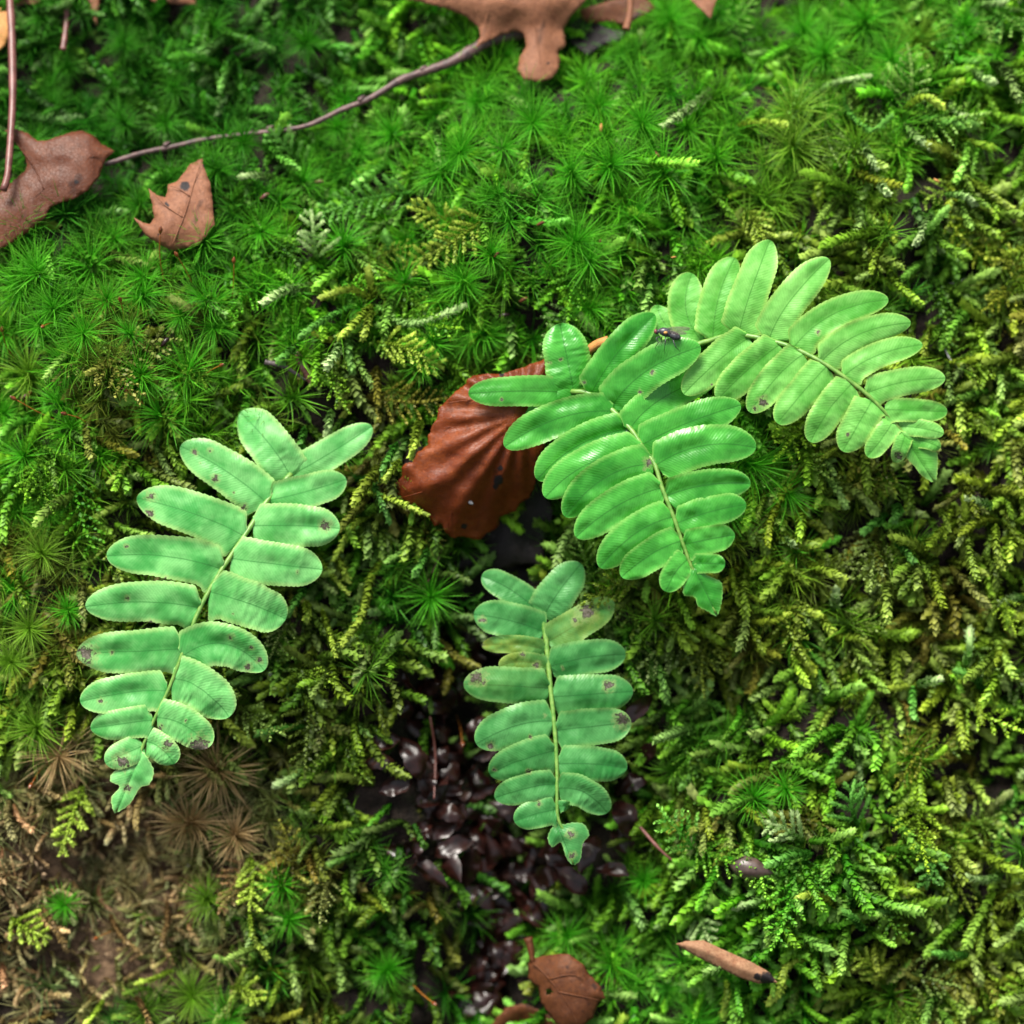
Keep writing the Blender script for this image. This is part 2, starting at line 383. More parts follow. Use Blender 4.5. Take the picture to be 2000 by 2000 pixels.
# ------------------------------------------------------------------ moss: templates
def star_template(seed, n, L, segs, wid):
    """rosette of thin arching leaves round a short stem, centre at the origin, axis +z; size in metres"""
    r = np.random.default_rng(seed); Vs, Ts, tt, lr = [], [], [], []; o = 0
    for k in range(n):
        f = (k + 0.5) / n; az = k * 2.39996 + r.normal(0, 0.25); el = math.radians(88 - 100 * f ** 0.75) + r.normal(0, 0.12)
        l = L * (0.72 + 0.38 * math.sin(math.pi * min(1, f + 0.25))) * r.uniform(0.8, 1.12); bend = r.uniform(0.5, 1.7) * (0.45 + 0.65 * f)
        t = np.linspace(0, 1, segs + 1); e = el - bend * t; swirl = az + r.normal(0, 0.4) * t * t
        d = np.stack((np.cos(e) * np.cos(swirl), np.cos(e) * np.sin(swirl), np.sin(e)), 1) * (l / segs)
        c = np.vstack((np.zeros(3), np.cumsum(d[:-1], 0))) + np.array((0, 0, -L * 0.5 * f))
        side = np.array((-math.sin(az), math.cos(az), r.normal(0, 0.5))); side /= np.linalg.norm(side)
        w = wid * (1 - t ** 1.6) * r.uniform(0.8, 1.2)
        V = np.empty((2 * segs + 1, 3)); V[0:2 * segs:2] = c[:-1] - side * w[:-1, None] * 0.5; V[1:2 * segs:2] = c[:-1] + side * w[:-1, None] * 0.5; V[-1] = c[-1]
        T = []
        for s in range(segs - 1): a = 2 * s; T += [(a, a + 1, a + 3), (a, a + 3, a + 2)]
        T.append((2 * segs - 2, 2 * segs - 1, 2 * segs))
        Vs.append(V); Ts.append(np.array(T) + o); o += len(V)
        tt.append(np.concatenate((np.repeat(t[:-1], 2), [1.0]))); lr.append(np.full(len(V), r.uniform(0, 1)))
    return np.vstack(Vs), np.vstack(Ts), np.concatenate(tt), np.concatenate(lr)
def shoot_arrays(P, R, leaf, step, per, seed, spread=0.55):
    """caterpillar-like moss shoot: small folded scale leaves overlapping along a path"""
    r = np.random.default_rng(seed); P = np.asarray(P, float); seg = np.linalg.norm(np.diff(P, axis=0), axis=1); cum = np.concatenate(([0], np.cumsum(seg))); L = cum[-1]
    n = max(4, int(L / step)) * per; s = (np.arange(n) + 0.5) / n; s = np.clip(s + r.normal(0, 0.3 / n, n), 0, 1)
    c = np.stack([np.interp(s * L, cum, P[:, k]) for k in range(3)], 1)
    tg = np.gradient(P, axis=0); t = np.stack([np.interp(s * L, cum, tg[:, k]) for k in range(3)], 1); t /= np.linalg.norm(t, axis=1)[:, None] + 1e-12
    ref = np.tile(np.array((0.15, 0.1, 0.98)), (n, 1)); a = np.cross(t, ref); a /= np.linalg.norm(a, axis=1)[:, None] + 1e-9; b_ = np.cross(t, a)
    ph = np.arange(n) * 2.39996 + r.normal(0, 0.3, n); rad = np.cos(ph)[:, None] * a + np.sin(ph)[:, None] * b_; sd = np.cross(t, rad)
    taper = np.where(s > 0.82, 1 - 0.55 * (s - 0.82) / 0.18, 1) * np.where(s < 0.12, 0.6 + 0.4 * s / 0.12, 1)
    rr = R * taper; ll = leaf * r.uniform(0.75, 1.25, n) * (0.6 + 0.4 * taper); sp = spread * r.uniform(0.6, 1.5, n)
    base = c + rad * (rr * 0.25)[:, None]; dirn = t * np.cos(sp)[:, None] + rad * np.sin(sp)[:, None]
    tip = base + dirn * ll[:, None]; mid = base + dirn * (ll * 0.42)[:, None]; ww = (ll * 0.40)[:, None]; out = np.cross(sd, dirn)
    lf = mid + sd * ww - out * ww * 0.35; rt = mid - sd * ww - out * ww * 0.35
    V = np.stack((base, lf, tip, rt), 1).reshape(-1, 3); k = np.arange(n) * 4
    T = np.vstack((np.stack((k, k + 1, k + 2), 1), np.stack((k, k + 2, k + 3), 1)))
    tt = np.stack((s - 0.25, s, s + 0.25, s), 1).clip(0, 1).ravel(); lr = np.repeat(r.uniform(0, 1, n), 4)
    return V, T, tt, lr
def cat(parts):
    Vs, Ts, a, b_, o = [], [], [], [], 0
    for V, T, t, l in parts: Vs.append(V); Ts.append(T + o); a.append(t); b_.append(l); o += len(V)
    return np.vstack(Vs), np.vstack(Ts), np.concatenate(a), np.concatenate(b_)
def shoot_template(seed, L, R, leaf, step, per):
    r = np.random.default_rng(seed); t = np.linspace(0, 1, 8); w = r.normal(0, 0.28)
    P = np.stack((L * t, L * w * t * t, L * (0.42 * np.sin(t * 2.6) * r.uniform(0.4, 1.0) - 0.16 * t)), 1)
    V, T, tt, l = shoot_arrays(P, R, leaf, step, per, seed + 1)
    V2, T2 = tube(P[::2] if len(P) > 6 else P, R * 0.5, 4); t2 = np.clip(V2[:, 0] / L, 0, 1) * 0.8
    return np.vstack((V, V2)), np.vstack((T, T2 + len(V))), np.concatenate((tt, t2)), np.concatenate((l, np.full(len(V2), 0.3)))
def pinnate_template(seed, L, leaf, step, per):
    r = np.random.default_rng(seed); t = np.linspace(0, 1, 9); w = r.normal(0, 0.2)
    P = np.stack((L * t, L * w * t * t, L * 0.16 * np.sin(t * 2.9)), 1); parts = [shoot_arrays(P, 0.00045, leaf, step * 1.1, per, seed + 1)]
    for k in range(int(L / 0.0011)):
        f = 0.1 + 0.86 * k / (L / 0.0011); c = np.array([np.interp(f, t, P[:, q]) for q in range(3)]); sg = 1 if k % 2 else -1
        l = L * 0.34 * (1.15 - f) * r.uniform(0.6, 1.2) + 0.0008; an = sg * r.uniform(0.75, 1.15) + w * f * 2; q = np.linspace(0, 1, 5)
        parts.append(shoot_arrays(c + np.stack((l * q * math.cos(an), l * q * math.sin(an), l * (0.10 * q - 0.22 * q * q)), 1), 0.00045, leaf * 0.85, step, per, seed + 9 + k))
    return cat(parts)
def scatter(temps, which, mats, offs, cb, ct, chunk=None):
    Vs, Ts, Cs, o = [], [], [], 0
    for k, (V, T, t, l) in enumerate(temps):
        ix = np.nonzero(which == k)[0]
        if not len(ix): continue
        P = np.einsum('nij,vj->nvi', mats[ix], V) + offs[ix][:, None, :]
        f = np.clip(t[None, :] ** 1.5, 0, 1)[..., None]
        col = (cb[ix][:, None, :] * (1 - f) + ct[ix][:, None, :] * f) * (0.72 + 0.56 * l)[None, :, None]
        n = len(ix); nv = len(V)
        Vs.append(P.reshape(-1, 3)); Cs.append(col.reshape(-1, 3)); Ts.append((T[None] + (np.arange(n) * nv)[:, None, None]).reshape(-1, 3) + o); o += n * nv
    V = np.vstack(Vs); Cc = np.vstack(Cs); return V, np.vstack(Ts), np.concatenate((Cc, np.ones((len(Cc), 1))), 1)
def basis(z, x):
    z = z / np.linalg.norm(z, axis=1)[:, None]; y = np.cross(z, x); y /= np.linalg.norm(y, axis=1)[:, None] + 1e-9; x = np.cross(y, z)
    return np.stack((x, y, z), 2)

# what grows where (8 x 8 cells over the picture): share of star moss and colour of the moss
STAR = np.array([[5, 5, 4, 4, 6, 6, 7, 4], [6, 6, 5, 8, 7, 6, 6, 2], [9, 7, 4, 5, 4, 3, 2, 1], [7, 5, 2, 3, 3, 4, 3, 1],
                 [6, 3, 1, 2, 2, 4, 2, 0], [4, 2, 1, 1, 1, 2, 1, 1], [3, 3, 2, 1, 1, 2, 1, 1], [2, 3, 3, 2, 3, 3, 1, 1]], float) / 10
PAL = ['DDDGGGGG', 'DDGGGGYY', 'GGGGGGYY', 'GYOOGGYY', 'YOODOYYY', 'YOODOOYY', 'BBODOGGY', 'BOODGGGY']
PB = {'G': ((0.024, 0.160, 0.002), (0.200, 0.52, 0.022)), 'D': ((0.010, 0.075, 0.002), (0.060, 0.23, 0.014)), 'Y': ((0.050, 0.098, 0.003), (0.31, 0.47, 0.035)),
      'O': ((0.028, 0.055, 0.003), (0.175, 0.285, 0.018)), 'B': ((0.150, 0.092, 0.036), (0.50, 0.36, 0.180))}  # pale tips are the moss's own; bases darkened to paint in shading contrast
def lut(grid, px, py):
    x = np.clip(px / 250 - 0.5, 0, 6.999); y = np.clip(py / 250 - 0.5, 0, 6.999); i, j = y.astype(int), x.astype(int); fy, fx = y - i, x - j
    if grid.ndim == 3: fx, fy = fx[..., None], fy[..., None]
    return (grid[i, j] * (1 - fx) + grid[i, j + 1] * fx) * (1 - fy) + (grid[i + 1, j] * (1 - fx) + grid[i + 1, j + 1] * fx) * fy
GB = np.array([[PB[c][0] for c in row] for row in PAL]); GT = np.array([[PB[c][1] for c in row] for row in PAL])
def moss_points(n, half, inner=0.0):
    u = rng.uniform(-half, half, n); v = rng.uniform(-half, half, n)
    k = np.maximum(abs(u), abs(v)) >= inner; u, v = u[k], v[k]
    px, py = uv2px(u, v); h = np.interp(v, PV, PH) + relief(u, v)
    return u, v, h, px, py
WP = [(500, 190, 1.5, 5), (450, 390, 1.2, 30), (320, 280, 1.1, -60), (240, 320, 1.1, -85), (220, 440, 1.0, -60), (110, 600, 1.2, 15), (100, 690, 1.0, 5), (250, 710, 1.0, -5), (440, 660, 1.3, -10), (520, 740, 1.1, 60), (560, 820, 1.0, 70), (410, 790, 1.1, -20), (330, 870, 1.1, 20), (430, 930, 1.3, -15), (610, 990, 1.5, 40),
      (450, 1080, 1.5, 25), (650, 1100, 1.3, -60), (500, 1190, 1.2, -30), (600, 1225, 1.1, -20), (800, 1190, 1.2, 15), (730, 1050, 1.2, -25), (350, 1200, 1.2, -35), (270, 1150, 1.0, -50), (210, 1080, 1.0, 30), (820, 1045, 1.2, -10), (900, 1200, 1.1, 30), (1000, 1230, 1.2, -40), (1080, 1120, 1.2, 70), (640, 1350, 1.2, 50),
      (750, 1330, 1.3, -40), (820, 1390, 1.3, -45), (710, 1440, 1.3, 75), (600, 1400, 1.1, 20), (630, 1510, 1.1, 60), (710, 1550, 1.1, 80), (560, 1770, 1.5, 35), (530, 1830, 1.3, 50), (640, 1690, 1.3, 40), (440, 1760, 1.0, 60), (1250, 940, 1.3, -70), (1240, 1040, 1.2, -60), (1290, 800, 1.1, 20), (1350, 640, 1.0, 40), (1310, 420, 1.2, 30),
      (760, 1480, 1.1, -70), (690, 1620, 1.1, 65), (540, 900, 1.1, -45), (380, 1000, 1.1, 10), (700, 910, 1.2, -20), (900, 1080, 1.1, 20), (960, 1140, 1.1, -15), (1180, 700, 1.0, 60), (560, 1080, 1.2, 10), (470, 830, 1.2, 45), (1190, 1190, 1.0, -30), (720, 1210, 1.2, 0), (850, 1290, 1.1, -70), (580, 1320, 1.1, -40), (300, 1010, 1.0, 40), (600, 640, 1.0, 30), (330, 610, 1.0, -40), (180, 800, 1.0, 20), (560, 530, 1.0, 60)]
_r = np.random.default_rng(77)
for _k in range(95):
    _y = _r.uniform(80, 1960); _q = (80, 300, 560, 900, 1150, 1400, 1650, 1960); _cx = np.interp(_y, _q, (520, 400, 380, 480, 640, 690, 660, 560)); _w = np.interp(_y, _q, (60, 130, 170, 220, 280, 120, 80, 90))
    WP.append((_cx + _r.normal(0, 0.55) * _w, _y, _r.uniform(0.8, 1.45), _r.uniform(-80, 80)))
WPX = np.array([(700 + x / 2.415, 1200 + y / 2.415) for x, y, *_ in WP])
def channel(px, py):
    d = np.full(np.shape(px), 1e9)
    for x, y in WPX: d = np.minimum(d, np.hypot(px - x, py - y))
    return np.maximum(np.exp(-(seg_dist(px, py, CH) / 92.0) ** 2), np.exp(-(d / 42.0) ** 4))
# landmarks for telling look-alikes apart
LAND = [('the brown oak leaf', 100, 350), ('the toothed leaf', 340, 400), ('the large oak leaf', 1060, 90), ('the beech leaf', 900, 850), ('the spotted blue green frond', 420, 1060), ('the spotted blue green frond', 290, 1350),
        ('the glossy frond', 1200, 800), ('the glossy frond', 1330, 1060), ('the light green frond', 1480, 600), ('the light green frond', 1720, 780), ('the shaded frond', 1080, 1300), ('the shaded frond', 1100, 1550), ('the torn rusty leaf', 1110, 1920), ('the tan bud scale', 1420, 1880),
        ('the dark seed', 1463, 1690), ('the pale fibres', 1870, 620), ('the brown moss patch', 250, 1750), ('the long red stalk', 25, 180), ('the twig', 440, 268), ('the twig', 620, 235), ('the twig', 800, 150), ('the reddish stem stub', 595, 730), ('the upright brown stem', 848, 1480), ('the short red stalk', 128, 50)]
def where(x, y):
    n, lx, ly = min(LAND, key=lambda q: math.hypot(q[1] - x, q[2] - y)); d = math.hypot(lx - x, ly - y)
    rel = 'beside' if abs(y - ly) < 75 else ('uphill of' if y < ly else 'downhill of')
    return ('' if d < 150 else 'some way ') + rel + ' ' + n
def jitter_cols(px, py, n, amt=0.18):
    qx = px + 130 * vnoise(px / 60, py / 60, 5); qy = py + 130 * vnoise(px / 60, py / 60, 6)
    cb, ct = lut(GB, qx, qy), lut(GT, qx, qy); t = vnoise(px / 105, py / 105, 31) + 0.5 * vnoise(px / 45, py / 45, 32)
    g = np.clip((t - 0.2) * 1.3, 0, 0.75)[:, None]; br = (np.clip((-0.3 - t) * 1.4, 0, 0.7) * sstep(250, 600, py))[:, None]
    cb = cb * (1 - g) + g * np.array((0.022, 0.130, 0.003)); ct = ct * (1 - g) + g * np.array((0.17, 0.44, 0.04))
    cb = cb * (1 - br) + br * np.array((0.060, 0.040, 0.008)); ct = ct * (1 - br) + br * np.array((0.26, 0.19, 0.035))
    dr = (0.9 * np.exp(-(((qx - 235) / 270) ** 4 + ((qy - 1690) / 215) ** 4)) * (rng.uniform(0, 1, len(px)) < 0.88))[:, None]
    cb = cb * (1 - dr) + dr * np.array(PB['B'][0]); ct = ct * (1 - dr) + dr * np.array(PB['B'][1]); k = np.exp(rng.normal(0, amt, (n, 1))); yel = rng.normal(0, 0.12, (n, 1))
    tint = np.array((1.0, 0.0, 0.2)) * yel
    return np.clip(cb * k * (1 + tint), 0.004, 0.8), np.clip(ct * k * (1 + tint), 0.01, 0.85)

star_T = [star_template(s, 64, 0.0058, 4, 0.00027) for s in range(4)]
star_L = [star_template(20 + s, 62, 0.0068, 4, 0.00024) for s in range(3)]
star_O = [star_template(40 + s, 34, 0.0068, 3, 0.00032) for s in range(3)]
shoot_T = [shoot_template(100 + s, 0.0050 + 0.0010 * (s % 4), 0.00115, 0.00118, 0.00025, 3) for s in range(8)]
shoot_L = [shoot_template(140 + s, 0.008, 0.0011, 0.0016, 0.0006, 3) for s in range(4)]
pin_T = [pinnate_template(200 + s, 0.012 + 0.002 * (s % 3), 0.00085, 0.00042, 2) for s in range(5)]

def star_field(n, half, inner, temps):
    u, v, h, px, py = moss_points(n, half, inner)
    pr = lut(STAR, px, py) * (0.55 + 0.9 * (vnoise(u / 0.018, v / 0.018, 9) > -0.25)) * (1 - 0.9 * channel(px, py))
    k = rng.uniform(0, 1, len(u)) < pr; u, v, h, px, py = u[k], v[k], h[k], px[k], py[k]; n = len(u)
    z = np.stack((rng.normal(0, 0.42, n), 0.35 + rng.normal(0, 0.42, n), np.ones(n)), 1); a = rng.uniform(0, 6.283, n)
    B = basis(z, np.stack((np.cos(a), np.sin(a), np.zeros(n)), 1)) * rng.uniform(0.55, 1.2, n)[:, None, None]
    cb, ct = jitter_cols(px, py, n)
    cb = cb * np.array((0.75, 1.05, 0.9)); ct = ct * np.array((0.72, 0.98, 0.9))
    return scatter(temps, rng.integers(0, len(temps), n), B, np.stack((u, v, h + rng.uniform(0.0008, 0.0042, n)), 1), cb, ct)
def shoot_field(n, half, inner, temps, dens=1.0, lift=(-0.0006, 0.0026), size=(0.75, 1.2), pinn=False, dry_only=False):
    u, v, h, px, py = moss_points(n, half, inner)
    pr = (1.05 - 0.85 * lut(STAR, px, py)) * (1 - 0.93 * channel(px, py)) * dens
    if lift[1] > 0.003 and not dry_only: pr = pr * (0.12 + 0.88 * sstep(-0.45, 0.1, vnoise(u / 0.013, v / 0.013, 21) + 0.5 * vnoise(u / 0.005, v / 0.005, 22)))
    if dry_only: pr = np.exp(-(((px - 230) / 300) ** 4 + ((py - 1710) / 200) ** 4))
    if pinn: pr = pr * (vnoise(u / 0.022, v / 0.022, 12) > -0.1)
    k = rng.uniform(0, 1, len(u)) < pr; u, v, h, px, py = u[k], v[k], h[k], px[k], py[k]; n = len(u)
    z = np.stack((rng.normal(0, 0.30, n), rng.normal(0.1, 0.30, n), np.ones(n)), 1); a = -1.57 + rng.normal(0, 1.15, n)
    B = basis(z, np.stack((np.cos(a), np.sin(a), np.zeros(n)), 1)) * rng.uniform(*size, n)[:, None, None]
    dry = np.exp(-(((px - 200) / 380) ** 4 + ((py - 1760) / 260) ** 4)); B = B * (1 - 0.45 * dry)[:, None, None]
    cb, ct = jitter_cols(px, py, n, 0.28); w = rng.uniform(0, 1, (n, 1)) ** 3
    ct = ct * (1 - 0.5 * w) + np.array((0.42, 0.56, 0.24)) * 0.5 * w * np.clip(ct.max(1, keepdims=True) * 3, 0.3, 1)
    return scatter(temps, rng.integers(0, len(temps), n), B, np.stack((u, v, h + rng.uniform(*lift, n)), 1), cb, ct)
def stuff(name, arrs, mat, label):
    V = np.vstack([a[0] for a in arrs]); off = np.cumsum([0] + [len(a[0]) for a in arrs[:-1]])
    T = np.vstack([a[1] + o for a, o in zip(arrs, off)]); Cc = np.vstack([a[2] for a in arrs])
    return tag(put(name, raw_mesh(name, V, T, mat, {'col': ('FLOAT_COLOR', Cc)}), (0, 0, 0)), label, 'moss', kind='stuff')
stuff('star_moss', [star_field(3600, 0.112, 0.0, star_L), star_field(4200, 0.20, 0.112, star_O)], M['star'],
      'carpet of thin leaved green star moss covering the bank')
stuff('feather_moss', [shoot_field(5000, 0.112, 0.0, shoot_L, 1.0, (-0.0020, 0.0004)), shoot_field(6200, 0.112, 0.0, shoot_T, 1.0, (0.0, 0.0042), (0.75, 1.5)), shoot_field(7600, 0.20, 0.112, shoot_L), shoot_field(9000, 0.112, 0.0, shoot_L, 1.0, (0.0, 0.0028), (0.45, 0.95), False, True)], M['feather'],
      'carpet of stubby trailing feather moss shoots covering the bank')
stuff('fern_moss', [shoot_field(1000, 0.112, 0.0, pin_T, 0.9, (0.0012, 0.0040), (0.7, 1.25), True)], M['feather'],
      'small feathery branched moss sprays mixed through the moss carpet')

def crumb(seed):
    r = np.random.default_rng(seed); V = np.array([(1, 0, 0), (-1, 0, 0), (0, 1, 0), (0, -1, 0), (0, 0, 1), (0, 0, -1)], float) * r.uniform(0.4, 1.2, (6, 1)) + r.normal(0, 0.15, (6, 3))
    return V * np.array((r.uniform(0.8, 2.2), 0.8, 0.6)), np.array([(0, 2, 4), (2, 1, 4), (1, 3, 4), (3, 0, 4), (2, 0, 5), (1, 2, 5), (3, 1, 5), (0, 3, 5)]), np.full(6, 0.0), r.uniform(0, 1, 6)
def crumbs(n):
    u, v, h, px, py = moss_points(n, 0.112); dry = np.exp(-(((px - 230) / 330) ** 4 + ((py - 1720) / 200) ** 4))
    pr = np.maximum(0.12, np.maximum(0.55 * channel(px, py), 0.95 * dry)); k = rng.uniform(0, 1, len(u)) < pr; u, v, h, px, py, dry = u[k], v[k], h[k], px[k], py[k], dry[k]; n = len(u)
    a = rng.uniform(0, 6.283, n); B = basis(rng.normal(0, 0.7, (n, 3)) + np.array((0, 0, 1.0)), np.stack((np.cos(a), np.sin(a), np.zeros(n)), 1)) * (0.00028 * np.exp(rng.normal(0, 0.45, n)))[:, None, None]
    w = rng.uniform(0, 1, (n, 1)) ** 2; c = np.array((0.018, 0.012, 0.009)) * (1 - w) + np.array((0.085, 0.055, 0.036)) * w; tan = np.array((0.52, 0.36, 0.21)) * rng.uniform(0.3, 1.2, (n, 1))
    c = c * (1 - 0.7 * dry[:, None]) + tan * 0.7 * dry[:, None]
    return scatter([crumb(s) for s in range(6)], rng.integers(0, 6, n), B, np.stack((u, v, h + rng.uniform(0.0, 0.0006, n) + dry * rng.uniform(0, 0.0025, n)), 1), c, c)
cr = stuff('soil_crumbs', [crumbs(26000)], M['crumb'], 'loose soil crumbs and dry plant bits between the moss'); cr['category'] = 'soil'

# ------------------------------------------------------------------ moss plants one can pick out: star rosettes
hero_star = []
for s in range(5):
    V, T, t, l = star_template(60 + s, 165, 0.0078, 6, 0.00021); hero_star.append((V, T, t, l))
KIND = {'g': ((0.030, 0.270, 0.005), (0.130, 0.42, 0.028), 'bright green star moss rosette', 'bright green moss rosettes on the bank'),
        'd': ((0.018, 0.150, 0.004), (0.070, 0.26, 0.018), 'dark green star moss rosette', 'dark green moss rosettes under the oak leaves'),
        'y': ((0.085, 0.220, 0.008), (0.230, 0.40, 0.045), 'yellowish green star moss rosette', 'yellowish moss rosettes on the bank'),
        'b': ((0.280, 0.175, 0.065), (0.56, 0.41, 0.210), 'dried brown star moss rosette', 'dried brown moss rosettes below the left fern')}
star_me = {}
for key, (cb, ct, _, _) in KIND.items():
    for q, (V, T, t, l) in enumerate(hero_star):
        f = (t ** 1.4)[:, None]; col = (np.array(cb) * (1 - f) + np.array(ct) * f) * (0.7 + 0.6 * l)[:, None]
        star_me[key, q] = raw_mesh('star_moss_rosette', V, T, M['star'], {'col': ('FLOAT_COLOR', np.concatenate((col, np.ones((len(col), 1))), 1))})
TUFT = [(186, 522, 62, 'g'), (83, 537, 76, 'g'), (52, 555, 70, 'g'), (287, 545, 52, 'g'), (286, 579, 56, 'g'), (404, 478, 66, 'g'), (111, 604, 52, 'g'), (171, 654, 62, 'g'),
        (259, 654, 42, 'g'), (88, 640, 50, 'g'), (65, 729, 62, 'y'), (282, 736, 62, 'g'), (373, 729, 66, 'g'), (323, 814, 62, 'g'), (424, 641, 56, 'g'), (409, 589, 55, 'g'),
        (122, 788, 58, 'g'), (15, 809, 54, 'g'), (57, 892, 50, 'g'), (357, 620, 42, 'g'), (230, 470, 50, 'g'), (20, 655, 54, 'g'), (215, 590, 48, 'g'), (140, 710, 50, 'g'),
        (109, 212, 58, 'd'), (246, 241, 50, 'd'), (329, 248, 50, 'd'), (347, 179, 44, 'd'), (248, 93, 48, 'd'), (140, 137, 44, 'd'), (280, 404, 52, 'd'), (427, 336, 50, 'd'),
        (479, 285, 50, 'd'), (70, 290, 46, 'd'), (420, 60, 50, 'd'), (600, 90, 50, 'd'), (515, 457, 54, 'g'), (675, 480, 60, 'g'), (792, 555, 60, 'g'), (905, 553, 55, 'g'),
        (597, 361, 54, 'g'), (768, 268, 64, 'g'), (704, 299, 50, 'g'), (869, 335, 64, 'g'), (662, 255, 48, 'g'), (900, 304, 58, 'g'), (799, 472, 50, 'g'), (848, 669, 54, 'g'),
        (825, 716, 48, 'g'), (923, 664, 50, 'g'), (932, 207, 54, 'g'), (986, 116, 44, 'g'), (1168, 215, 60, 'g'), (1251, 248, 64, 'g'), (1304, 50, 64, 'g'), (1362, 83, 60, 'g'),
        (981, 298, 56, 'g'), (878, 420, 50, 'g'), (1192, 327, 64, 'g'), (1114, 340, 56, 'g'), (1292, 340, 70, 'g'), (1040, 248, 56, 'g'), (1125, 477, 64, 'g'), (1150, 515, 60, 'g'),
        (947, 655, 55, 'g'), (960, 500, 50, 'g'), (1150, 605, 54, 'g'), (1240, 430, 55, 'g'), (1683, 48, 74, 'g'), (1783, 88, 70, 'y'), (1547, 225, 74, 'y'), (1544, 287, 84, 'y'),
        (1735, 125, 64, 'g'), (1564, 68, 64, 'g'), (1604, 111, 54, 'g'), (1877, 54, 54, 'g'), (1790, 14, 56, 'g'), (1455, 905, 86, 'g'), (1530, 960, 66, 'g'), (1420, 1000, 56, 'g'),
        (843, 1165, 64, 'g'), (882, 1328, 46, 'd'), (1106, 1821, 62, 'g'), (1255, 1713, 56, 'g'), (754, 1887, 52, 'g'), (928, 1985, 50, 'g'), (432, 1499, 78, 'b'), (382, 1599, 70, 'b'),
        (466, 1624, 58, 'b'), (124, 1471, 74, 'b'), (81, 1419, 72, 'y'), (410, 1748, 58, 'y'), (382, 1937, 64, 'y'), (447, 1984, 62, 'g'), (553, 1720, 46, 'g'), (133, 1760, 44, 'g'),
        (568, 1788, 46, 'g'), (1467, 1554, 54, 'g'), (1530, 1535, 44, 'g'), (1366, 1993, 52, 'g'), (40, 1000, 52, 'g'), (92, 1080, 50, 'y'), (38, 1150, 54, 'g'), (104, 1005, 48, 'g'),
        (30, 1290, 56, 'y'), (66, 1225, 50, 'y'), (140, 1190, 46, 'g'), (1660, 600, 50, 'y')]
for x, y, r_, key in TUFT:
    u, v, h = (float(q) for q in surf(x, y)); lift = 0.0046 + rng.uniform(0, 0.0012) + (0.0012 if key == 'b' else 0.0)
    o = put('star_moss_rosette', star_me[key, int(rng.integers(0, 5))], (u, v, h + lift))
    z = Vector((rng.normal(0, 0.4), 0.35 + rng.normal(0, 0.4), 1.0)).normalized()
    o.matrix_world = o.matrix_world @ z.to_track_quat('Z', 'Y').to_matrix().to_4x4() @ Matrix.Rotation(rng.uniform(0, 6.28), 4, 'Z') @ Matrix.Scale(r_ / 60.0 * rng.uniform(0.85, 1.1), 4)
    tag(o, ('large ' if r_ > 62 else 'small ' if r_ < 50 else 'middling ') + KIND[key][2] + ' ' + where(x, y), 'moss', KIND[key][3])

# feather-moss shoots one can pick out (photo pixels, thickness in mm, tip colour)
def zoomed(ox, oy, k, pts): return [(ox + x / k, oy + y / k) for x, y in pts]
SH = []
za = lambda p, w=0.85, c='g', pin=0: SH.append((zoomed(450, 250, 3.864, p), w, c, pin))
zb = lambda p, w=0.8, c='y', pin=0: SH.append((zoomed(450, 800, 3.864, p), w, c, pin))
zc = lambda p, w=0.9, c='g', pin=0: SH.append((zoomed(1450, 0, 3.513, p), w, c, pin))
zd = lambda p, w=0.95, c='y', pin=0: SH.append((zoomed(1500, 900, 3.864, p), w, c, pin))
ze = lambda p, w=0.85, c='g', pin=0: SH.append((zoomed(1250, 1500, 2.576, p), w, c, pin))
zf = lambda p, w=0.85, c='y', pin=0: SH.append((zoomed(0, 1400, 3.22, p), w, c, pin))
za([(1090, 1300), (900, 1220), (700, 1275)], 1.0, 'y'); za([(1090, 1300), (1060, 1180), (1035, 1050)], .9, 'y'); za([(1090, 1330), (1290, 1470), (1500, 1450), (1770, 1340)], .9, 'p')
za([(1060, 1330), (940, 1470), (830, 1575)], .9, 'y'); za([(1070, 1340), (1040, 1470), (1000, 1585)], .85, 'y'); za([(930, 1340), (720, 1440), (530, 1570)], .85)
za([(1960, 660), (1640, 880), (1300, 1060)], .6, 'y', 1); za([(1400, 480), (1000, 540), (650, 660)], .6, 'g', 1); za([(1100, 1610), (1320, 1660), (1600, 1810)], .6, 'y', 1)
za([(520, 1630), (440, 1690), (370, 1770)], 1.1); za([(850, 1580), (800, 1690), (730, 1800)], 1.1, 'p'); za([(1190, 1030), (1200, 900), (1170, 800)], 1.2)
za([(620, 1200), (430, 1220), (250, 1320)], 1.2, 'p'); za([(340, 370), (200, 360), (80, 365)], .8, 'p'); za([(560, 340), (430, 160), (300, 10)], .9, 'g', 1); za([(470, 110), (455, 50), (440, 0)], .9, 'p')
za([(660, 1000), (640, 900), (610, 620)], .8, 'p', 1); za([(1700, 770), (1600, 680), (1350, 600)], .7, 'y', 1); za([(1740, 700), (1700, 650), (1650, 640)], .7, 'y')
zb([(1150, 1130), (1060, 1270), (990, 1550), (820, 1810)], 1.1); zb([(1090, 770), (930, 880), (780, 1130)], .6); zb([(1490, 1050), (1450, 1150), (1395, 1240)], .9, 'g')
zb([(880, 480), (1080, 590), (1200, 840)], .9, 'g'); zb([(570, 1340), (500, 1440), (430, 1545)], .9, 'g'); zb([(570, 1440), (580, 1520), (575, 1580)], .8); zb([(790, 1080), (840, 1180), (880, 1285)], .9)
zb([(640, 1080), (760, 1250), (880, 1380)], .5); zb([(690, 1500), (740, 1660), (790, 1850)], .5); zb([(1260, 250), (1190, 370), (1110, 530)], .9, 'g'); zb([(1430, 60), (1400, 200), (1370, 350)], 1.0, 'y')
